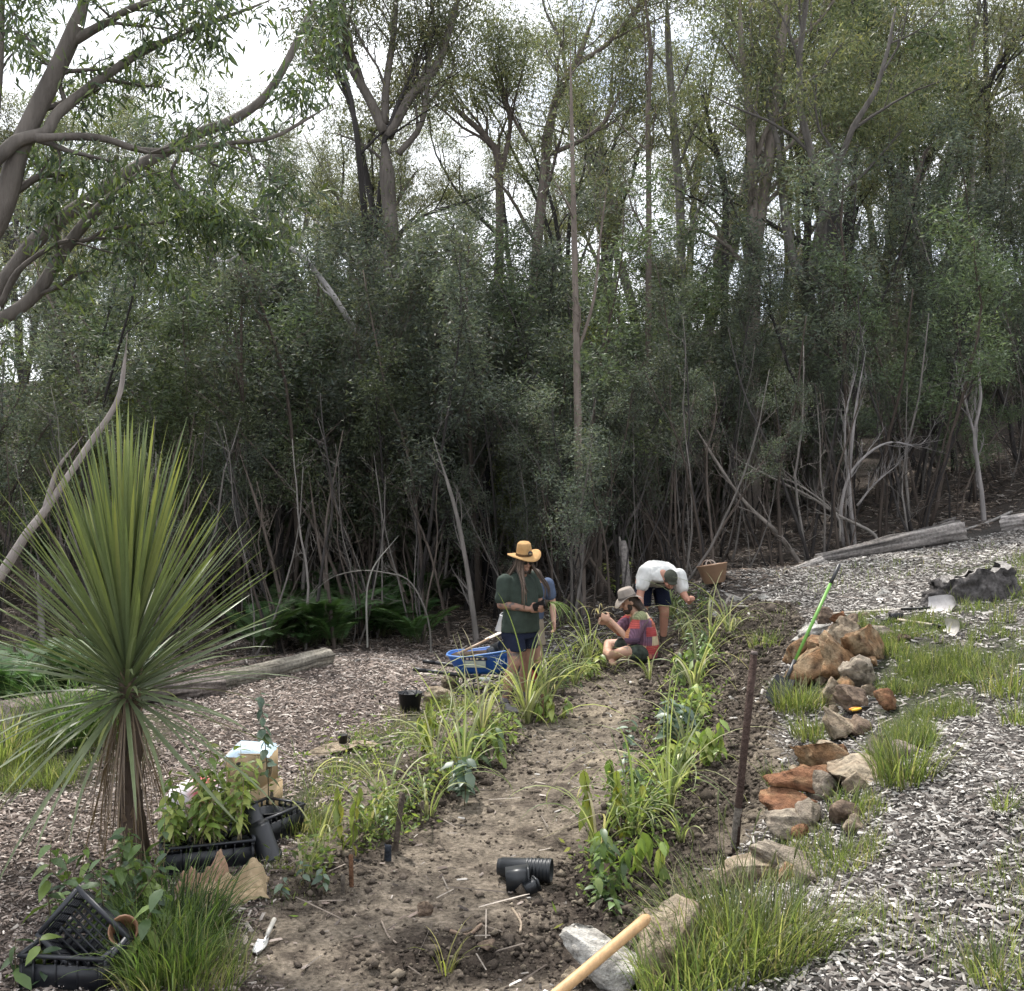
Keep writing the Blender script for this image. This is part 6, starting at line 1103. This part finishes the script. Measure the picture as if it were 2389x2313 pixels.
sh += chain([rsh+A([0, 0, -.02]), rel*.72+rsh*.28], [.088, .083])+chain([lsh+A([0, 0, -.02]), lel*.7+lsh*.3], [.088, .083])
blob('t_shirt', sh, .010, M['cloth'], W1, (.040,.052,.043), 3, .7, .010)
so1 = [loft([(LA(0, .005, .99), sd1*.20, fw*.155), (LA(0, 0, .85), sd1*.225, fw*.165), (LA(0, 0, .80), sd1*.225, fw*.16)])]+[loft([(LA(q*.11, 0, .86), sd1*.105, fw*.14), (LA(q*.122, .035 if q > 0 else 0, .74), sd1*.105, fw*.125), (LA(q*.128, .06 if q > 0 else 0, .665), sd1*.105, fw*.12)]) for q in (1, -1)]
blob('shorts', so1, .010, M['cloth'], W1, (.016,.02,.038), 3, .7, .006)
blob('shoe', foot(ran, LA(.15, 1, 0)), .007, M['cloth'], W1, (.19,.18,.18), 3, .6); blob('shoe', foot(lan, LA(-.2, 1, 0)), .007, M['cloth'], W1, (.19,.18,.18), 3, .6)
for q, a_ in ((0, ran), (1, lan)): mb = MB(); mb.tube([a_+A([0, 0, -.05]), a_+A([0, 0, .0]), a_+A([0, 0, .055])], [.05, .047, .049], 12, C=(.12,.11,.12)); mb.build('sock', M['cloth'], W1, True)
# long dreadlocks, moustache, hat, glasses
rgd = random.Random(12); hr = W1
mb = MB()
for i in range(46):
    a = rgd.uniform(.55, 2*math.pi-.55); p = P1(math.sin(a)*.08, math.cos(a)*.085-.01, .04+rgd.uniform(-.02, .03)); out_ = unit(sd1*math.sin(a)*.9+fw*math.cos(a)); front = a < 1.5 or a > 4.78
    ln = rgd.uniform(.32, .52) if front else rgd.uniform(.25, .45); sg = 1 if math.sin(a) > 0 else -1
    sh_ = (sd1*sg*.10+fw*.125+up*-.30 if front else sd1*sg*.08-fw*.10+up*-.30)+sd1*rgd.gauss(0, .025)+fw*rgd.gauss(0, .012)
    pts = [p, p+out_*.02-up*.09+sd1*sg*.012, p+sh_*.62, p+sh_*1.0+fw*(.02 if front else -.02), p+sh_+fw*(.035 if front else -.03)-up*(ln-.25)*.9+sd1*rgd.gauss(0, .02)]
    c = A([.075,.052,.038])*rgd.uniform(.6, 1.9); mb.tube(dens(pts, 3), np.linspace(.013, .006, 13)*rgd.uniform(.7, 1.2), 6, C=c)
hb = mb.build('dreadlocks', M['hair'], W1, True); hb['kind'] = 'stuff'
blob('beard', [ell(P1(0, .082, -.052), (.03, .012, .009), R1), ell(P1(0, .072, -.098), (.030, .026, .022), R1), ell(P1(.045, .04, -.08), (.018, .03, .02), R1), ell(P1(-.045, .04, -.08), (.018, .03, .02), R1)], .006, M['hair'], W1, (.06,.04,.03), 2)
glasses(W1, P1, R1)
h1 = hat(W1, P1(0, -.012, .078), unit(hup+sd1*.16-fw*.06), hf, .19, .086, .15, (.40,.245,.11), (.10,.06,.03), -.1, .10)
mb = MB(); mb.add(*ell(P1(0.0, .102, .125), (.026, .008, .026), R1), (.05,.05,.06)); mb.build('hat_badge', M['cloth'], h1, True); mb = MB(); mb.add(*ell(P1(0.0, .108, .122), (.016, .006, .010), R1), (.30,.24,.14)); mb.build('badge_motif', M['cloth'], h1, True)
# pot held by person 1
hp = g+LA(.0, .345, 1.185); o = thing('plant_pot', 'black pot tipped in the standing person\'s hands, lemongrass spilling out', 'pot', hp); ax = unit(A([.78, -.2, .28])); q = Vector((0, 0, 1)).rotation_difference(Vector(ax)).to_matrix().to_4x4(); q.translation = Vector(ax*-.10); mb = MB(); mb.lathe(pot_profile(.042, .058, .15), 18, q, (.016,.016,.018)); mb.build('wall', M['paint'], o, True)
rg = np.random.RandomState(8); n = 26; az = rg.normal(-.25, .55, n); mb = MB(); mb.add(*blades(rg, np.tile(A(ax*.06), (n, 1)), az, rg.uniform(.9, 1.25, n), rg.uniform(2.7, 3.1, n), rg.uniform(.25, .48, n), np.full(n, .014), A([(.11,.17,.045),(.2,.26,.08),(.07,.12,.04)])[rg.choice(3, n)], 9, .8, .3)); mb.build('blades', M['grass'], o)
mb = MB(); mb.add(*ell(ax*.045, (.05, .05, .05)), (.05,.038,.03)); mb.build('root_ball', M['clod'], o)
# ---- 2: hidden person behind, blue shirt
g2 = G(1232, 1604); W2 = thing('person', 'person in blue shirt and khaki shorts mostly hidden behind the straw-hatted worker', 'person', g2)
fw = unit(A([.35, -.94, 0])); sd1 = np.cross(fw, up); LB = lambda r, f_, z_: sd1*r+fw*f_+up*z_
hc2 = LB(.02, .30, 1.36); hd, P2, R2 = head(hc2, unit(up*.8+fw*.6), unit(fw*.7-up*.7))
rs_, ls_ = LB(.20, .16, 1.29), LB(-.20, .16, 1.29); re_, le_ = LB(.25, .16, 1.06), LB(-.265, .15, 1.06); rw_, lw_ = LB(.15, .30, .92), LB(-.24, .26, .84)
sk = hd+chain([LB(0, .1, 1.34), hc2-up*.07], [.06, .055])+chain([rs_, re_, rw_], [.06, .048, .03])+chain([ls_, le_, lw_], [.06, .048, .03])+hand(rw_, -up+fw*.4, sd1*-1, fw, .6)+hand(lw_, -up+fw*.2, sd1, fw, .6)
for q in (1, -1): sk += chain([LB(q*.1, 0, .86), LB(q*.12, .03, .48), LB(q*.13, -.03, .10)], [.10, .062, .042])
sk += [loft([(LB(0, 0, .82), sd1*.16, fw*.11), (LB(0, .1, 1.3), sd1*.17, fw*.11)])]
blob('body', sk, .009, M['skin'], W2, skinc((.42,.25,.18)), 3, .6)
blob('shirt', [loft([(LB(0, 0, .84), sd1*.19, fw*.14), (LB(0, .05, 1.05), sd1*.19, fw*.15), (LB(0, .11, 1.28), sd1*.21, fw*.13), (LB(0, .13, 1.38), sd1*.12, fw*.09), (LB(0, .15, 1.42), sd1*.075, fw*.07)])]+chain([rs_, re_*.6+rs_*.4], [.082, .075])+chain([ls_, le_*.6+ls_*.4], [.082, .075]), .012, M['cloth'], W2, (.085,.11,.17), 3, 1, .008)
blob('shorts', [loft([(LB(0, 0, .9), sd1*.185, fw*.14), (LB(0, 0, .76), sd1*.2, fw*.15)])]+[loft([(LB(q*.1, 0, .8), sd1*.1, fw*.13), (LB(q*.12, .02, .52), sd1*.095, fw*.11)]) for q in (1, -1)], .012, M['cloth'], W2, (.26,.22,.17), 3, 1, .006)
for q in (1, -1): blob('shoe', foot(LB(q*.13, -.03, .10), fw), .009, M['cloth'], W2, (.08,.07,.06), 3)
blob('hair', [ell(P2(0, -.025, .04), (.086, .098, .088), R2)], .009, M['hair'], W2, (.05,.035,.025), 2)
wb = G(1168, 1600); o = thing('white_tub', 'white plastic tub held behind the straw-hatted worker', 'tub', (at(1170, 1474, g2[1])), 0, None, (0, R(14), 0)); mb = MB(); mb.lathe(pot_profile(.085, .07, .20), 20, None, (.75,.75,.74)); mb.build('wall', M['paint'], o, True); mb = MB(); a = np.linspace(0, math.pi, 9); mb.tube(np.stack([np.cos(a)*.07, 0*a, .19+np.sin(a)*.06], -1), .004, 5, C=(.6,.6,.6)); mb.build('handle', M['paint'], o)
# ---- 3: sitting worker in patchwork shirt, facing left
g3 = G(1492, 1562); W3 = thing('person', 'cross-legged sitting person in patchwork shirt and grey felt hat', 'person', g3); W3.scale = (1.12, 1.12, 1.12)
fw = unit(A([-1, -.12, 0])); sd1 = np.cross(fw, up)     # right hand side of the person points away from the viewer
LC = lambda r, f_, z_: sd1*r+fw*f_+up*z_
hc3 = LC(-.01, .13, .70); hf3 = unit(fw*.93-up*.30); hu3 = unit(up*.93+fw*.32); hd, P3, R3 = head(hc3, hu3, hf3)
rs_, ls_ = LC(.19, .0, .53), LC(-.19, .03, .53); re_, le_ = LC(.24, .20, .32), LC(-.24, .17, .27); rw_, lw_ = LC(.03, .40, .46), LC(-.08, .37, .50)
sk = hd+chain([LC(0, .01, .54), hc3-up*.06], [.06, .055])+chain([rs_, re_], [.058, .046])+chain([re_, rw_], [.044, .028])+chain([ls_, le_], [.058, .048])+chain([le_, lw_], [.045, .028])
sk += hand(rw_, LC(-.3, .8, .25), LC(-.8, 0, 0), up, .9)+hand(lw_, LC(.3, .75, .3), LC(.8, 0, 0), up, 1.0)
for q in (1, -1):
    kn = LC(q*.34, .30, .155); ank = LC(-q*.10, .36, .07); sk += chain([LC(q*.10, .0, .10), LC(q*.24, .17, .145), kn], [.098, .088, .062])+chain([kn, LC(q*.12, .36, .09), ank], [.062, .06, .042]); sk += foot(ank+A([0, 0, .02]), LC(-q*1, .1, 0), .9)
sk += [loft([(LC(0, -.02, .06), sd1*.16, fw*.12), (LC(0, -.04, .3), sd1*.15, fw*.11), (LC(0, 0, .5), sd1*.17, fw*.10)])]
blob('body', sk, .0068, M['skin'], W3, skinc((.42,.25,.175), [(LC(-.30, .25, .19), .075, 3)]), 3, .55)
PALP = A([(.40,.085,.075),(.46,.30,.17),(.12,.075,.12),(.52,.44,.29),(.34,.12,.08),(.21,.22,.12),(.44,.20,.11),(.16,.09,.13),(.36,.07,.07)])
def patchc(V):
    a = np.arctan2(V[:, 1]-.0, V[:, 0]-.02); i = np.floor((a+math.pi)/(2*math.pi)*9+np.floor(V[:, 2]/.105)*.5).astype(int); j = np.floor(V[:, 2]/.105).astype(int)
    k = (_h(i.astype(np.int64), j.astype(np.int64), np.zeros_like(i, dtype=np.int64), 12)*8.99).astype(int); C = PALP[k]; st = (np.sin(V[:, 2]*260+j*2) if True else 0); st2 = np.sin((V[:, 0]+V[:, 1])*210); m_ = np.where(k % 2 == 0, st, st2)
    low = ss(.26, .16, V[:, 2]); C = C*(1-.55*low[:, None])+A([.33,.055,.055])*.55*low[:, None]
    return np.clip(C*(1+.28*m_[:, None]), .01, 1)
sh = [loft([(LC(0, -.05, .05), sd1*.21, fw*.15), (LC(0, -.06, .2), sd1*.20, fw*.16), (LC(0, -.05, .36), sd1*.21, fw*.15), (LC(0, -.015, .50), sd1*.215, fw*.125), (LC(0, .0, .57), sd1*.13, fw*.085), (LC(0, .015, .60), sd1*.075, fw*.07)])]+chain([rs_, re_*.85+rs_*.15], [.085, .09])+chain([ls_, le_*.85+ls_*.15], [.088, .092])
blob('patchwork_shirt', sh, .009, M['cloth'], W3, patchc, 3, 1, .012)
blob('shorts', [loft([(LC(0, -.03, .03), sd1*.19, fw*.14), (LC(0, -.03, .16), sd1*.19, fw*.14)])]+[y_ for q in (1, -1) for y_ in chain([LC(q*.10, -.02, .10), LC(q*.235, .16, .14)], [.112, .106])], .010, M['cloth'], W3, lambda V: np.clip(A([.045,.055,.045])*(1+.9*fbm(V[:, 0]*22, V[:, 1]*22, V[:, 2]*22, s=3)[:, None]), .008, 1), 3, 1, .004)
blob('beard', [ell(P3(0, .05, -.09), (.055, .05, .045), R3), ell(P3(0, .088, -.05), (.03, .012, .01), R3), ell(P3(.055, .02, -.05), (.018, .03, .045), R3), ell(P3(-.055, .02, -.05), (.018, .03, .045), R3)], .006, M['hair'], W3, (.035,.024,.018), 2)
blob('hair', [ell(P3(0, -.03, .02), (.088, .09, .09), R3)]+chain([P3(0, -.10, -.03), LC(0, -.06, .58), LC(-.01, -.10, .49)], [.045, .042, .03])+chain([P3(-.05, -.07, -.05), LC(-.06, -.04, .57)], [.04, .03]), .008, M['hair'], W3, (.045,.03,.022), 2, 1, .006)
hat(W3, P3(0, 0, .055), hu3, hf3, .175, .095, .125, (.26,.225,.195), (.13,.11,.10), .22, .22)
# small plant in the sitting person's hands
o = thing('held_seedling', 'small seedling with bare roots held in the sitting person\'s hands', 'seedling', g3+LC(-.02, .50, .56)*1.12); rg = np.random.RandomState(4); n = 6; mb = MB(); mb.add(*blades(rg, np.zeros((n, 3)), rg.rand(n)*6.28, rg.uniform(.3, .8, n), rg.uniform(2.2, 2.9, n), rg.uniform(.3, .5, n), np.full(n, .011), np.tile(A([.42,.36,.22]), (n, 1)), 9, .9)); mb.build('blades', M['grass'], o); mb = MB(); mb.add(*ell((0, 0, -.02), (.03, .03, .035)), (.06,.045,.035)); mb.build('root_ball', M['clod'], o)
# ---- 4: stooping worker in white t-shirt, facing the viewer
g4 = G(1522, 1512); W4 = thing('person', 'person in white t-shirt, navy shorts and dark cap bending forward', 'person', g4); W4.scale = (1.08, 1.08, 1.08)
fw = unit(A([.18, -.98, 0])); sd1 = np.cross(fw, up); LD = lambda r, f_, z_: sd1*r+fw*f_+up*z_
hc4 = LD(-.07, .52, .93); hf4 = unit(-up*.72+fw*.69); hu4 = unit(fw*.72+up*.60); hd, P4, R4 = head(hc4, hu4, hf4)
rs_, ls_ = LD(.215, .36, 1.01), LD(-.235, .38, .97); re_, le_ = LD(.30, .40, .72), LD(-.275, .46, .73); rw_, lw_ = LD(.32, .52, .48), LD(-.29, .62, .64)
sk = hd+chain([LD(0, .40, 1.0), hc4-hu4*.06], [.065, .058])+chain([rs_, re_, rw_], [.064, .05, .031])+chain([ls_, le_, lw_], [.064, .05, .031])+hand(rw_, LD(0, .35, -1), LD(-1, 0, 0), fw, .7)+hand(lw_, LD(-.1, .5, .25), LD(.2, -.5, .9), LD(.9, 0, .3), 1.5)
for q in (1, -1): sk += chain([LD(q*.11, -.04, .84), LD(q*.15, .05, .47), LD(q*.16, -.02, .10)], [.115, .068, .045])
sk += [loft([(LD(0, -.05, .86), sd1*.17, up*.12), (LD(0, .35, 1.0), sd1*.18, up*.11)])]
blob('body', sk, .0075, M['skin'], W4, skinc((.42,.215,.15)), 3, .55)
nb = unit(up*.93-fw*.36)
def white(V):
    C = np.tile(A([.55,.55,.53]), (len(V), 1)); rel_ = V-(LD(-.03, .45, .845)); r_ = rel_@sd1; u_ = rel_@up; m_ = (np.abs(r_) < .10) & (np.abs(u_) < .028) & ((V@fw) > .3); n_ = fbm(r_*40, u_*60, s=3, o=2) > -.2; C[m_ & n_] = (.05,.055,.07); return C
sh = [loft([(LD(0, -.10, .87), sd1*.20, nb*.155), (LD(0, .05, .955), sd1*.21, nb*.165), (LD(0, .20, 1.0), sd1*.225, nb*.165), (LD(0, .33, 1.01), sd1*.24, nb*.15), (LD(0, .42, 1.0), sd1*.16, nb*.11), (LD(0, .455, .985), sd1*.08, nb*.08)]), loft([(LD(0, .02, .80), sd1*.19, fw*.10), (LD(-.01, .2, .86), sd1*.19, fw*.13), (LD(-.01, .33, .92), sd1*.18, fw*.10)])]+chain([rs_, re_*.55+rs_*.45], [.098, .09])+chain([ls_, le_*.62+ls_*.38], [.098, .09])
blob('t_shirt', sh, .010, M['cloth'], W4, white, 3, .8, .014)
blob('shorts', [loft([(LD(0, -.05, .92), sd1*.19, fw*.15), (LD(0, -.05, .78), sd1*.215, fw*.17)])]+[loft([(LD(q*.11, -.03, .84), sd1*.11, fw*.14), (LD(q*.145, .04, .55), sd1*.105, fw*.115)]) for q in (1, -1)], .011, M['cloth'], W4, (.012,.015,.030), 3, .8, .006)
for q in (1, -1): blob('boot', foot(LD(q*.16, -.02, .10), fw)+chain([LD(q*.16, -.02, .08), LD(q*.16, -.02, .17)], [.05, .052]), .009, M['cloth'], W4, (.07,.055,.045), 3)
blob('hair', [ell(P4(0, -.02, .0), (.083, .088, .075), R4)], .008, M['hair'], W4, (.04,.03,.022), 2)
blob('cap', [ell(P4(0, -.012, .045), (.088, .104, .085), R4), ell(P4(0, .085, .05), (.07, .045, .012), R4)], .008, M['cloth'], W4, (.055,.058,.045), 3)
blob('beard', [ell(P4(0, .055, -.09), (.045, .035, .03), R4)], .007, M['hair'], W4, (.07,.04,.025), 2)
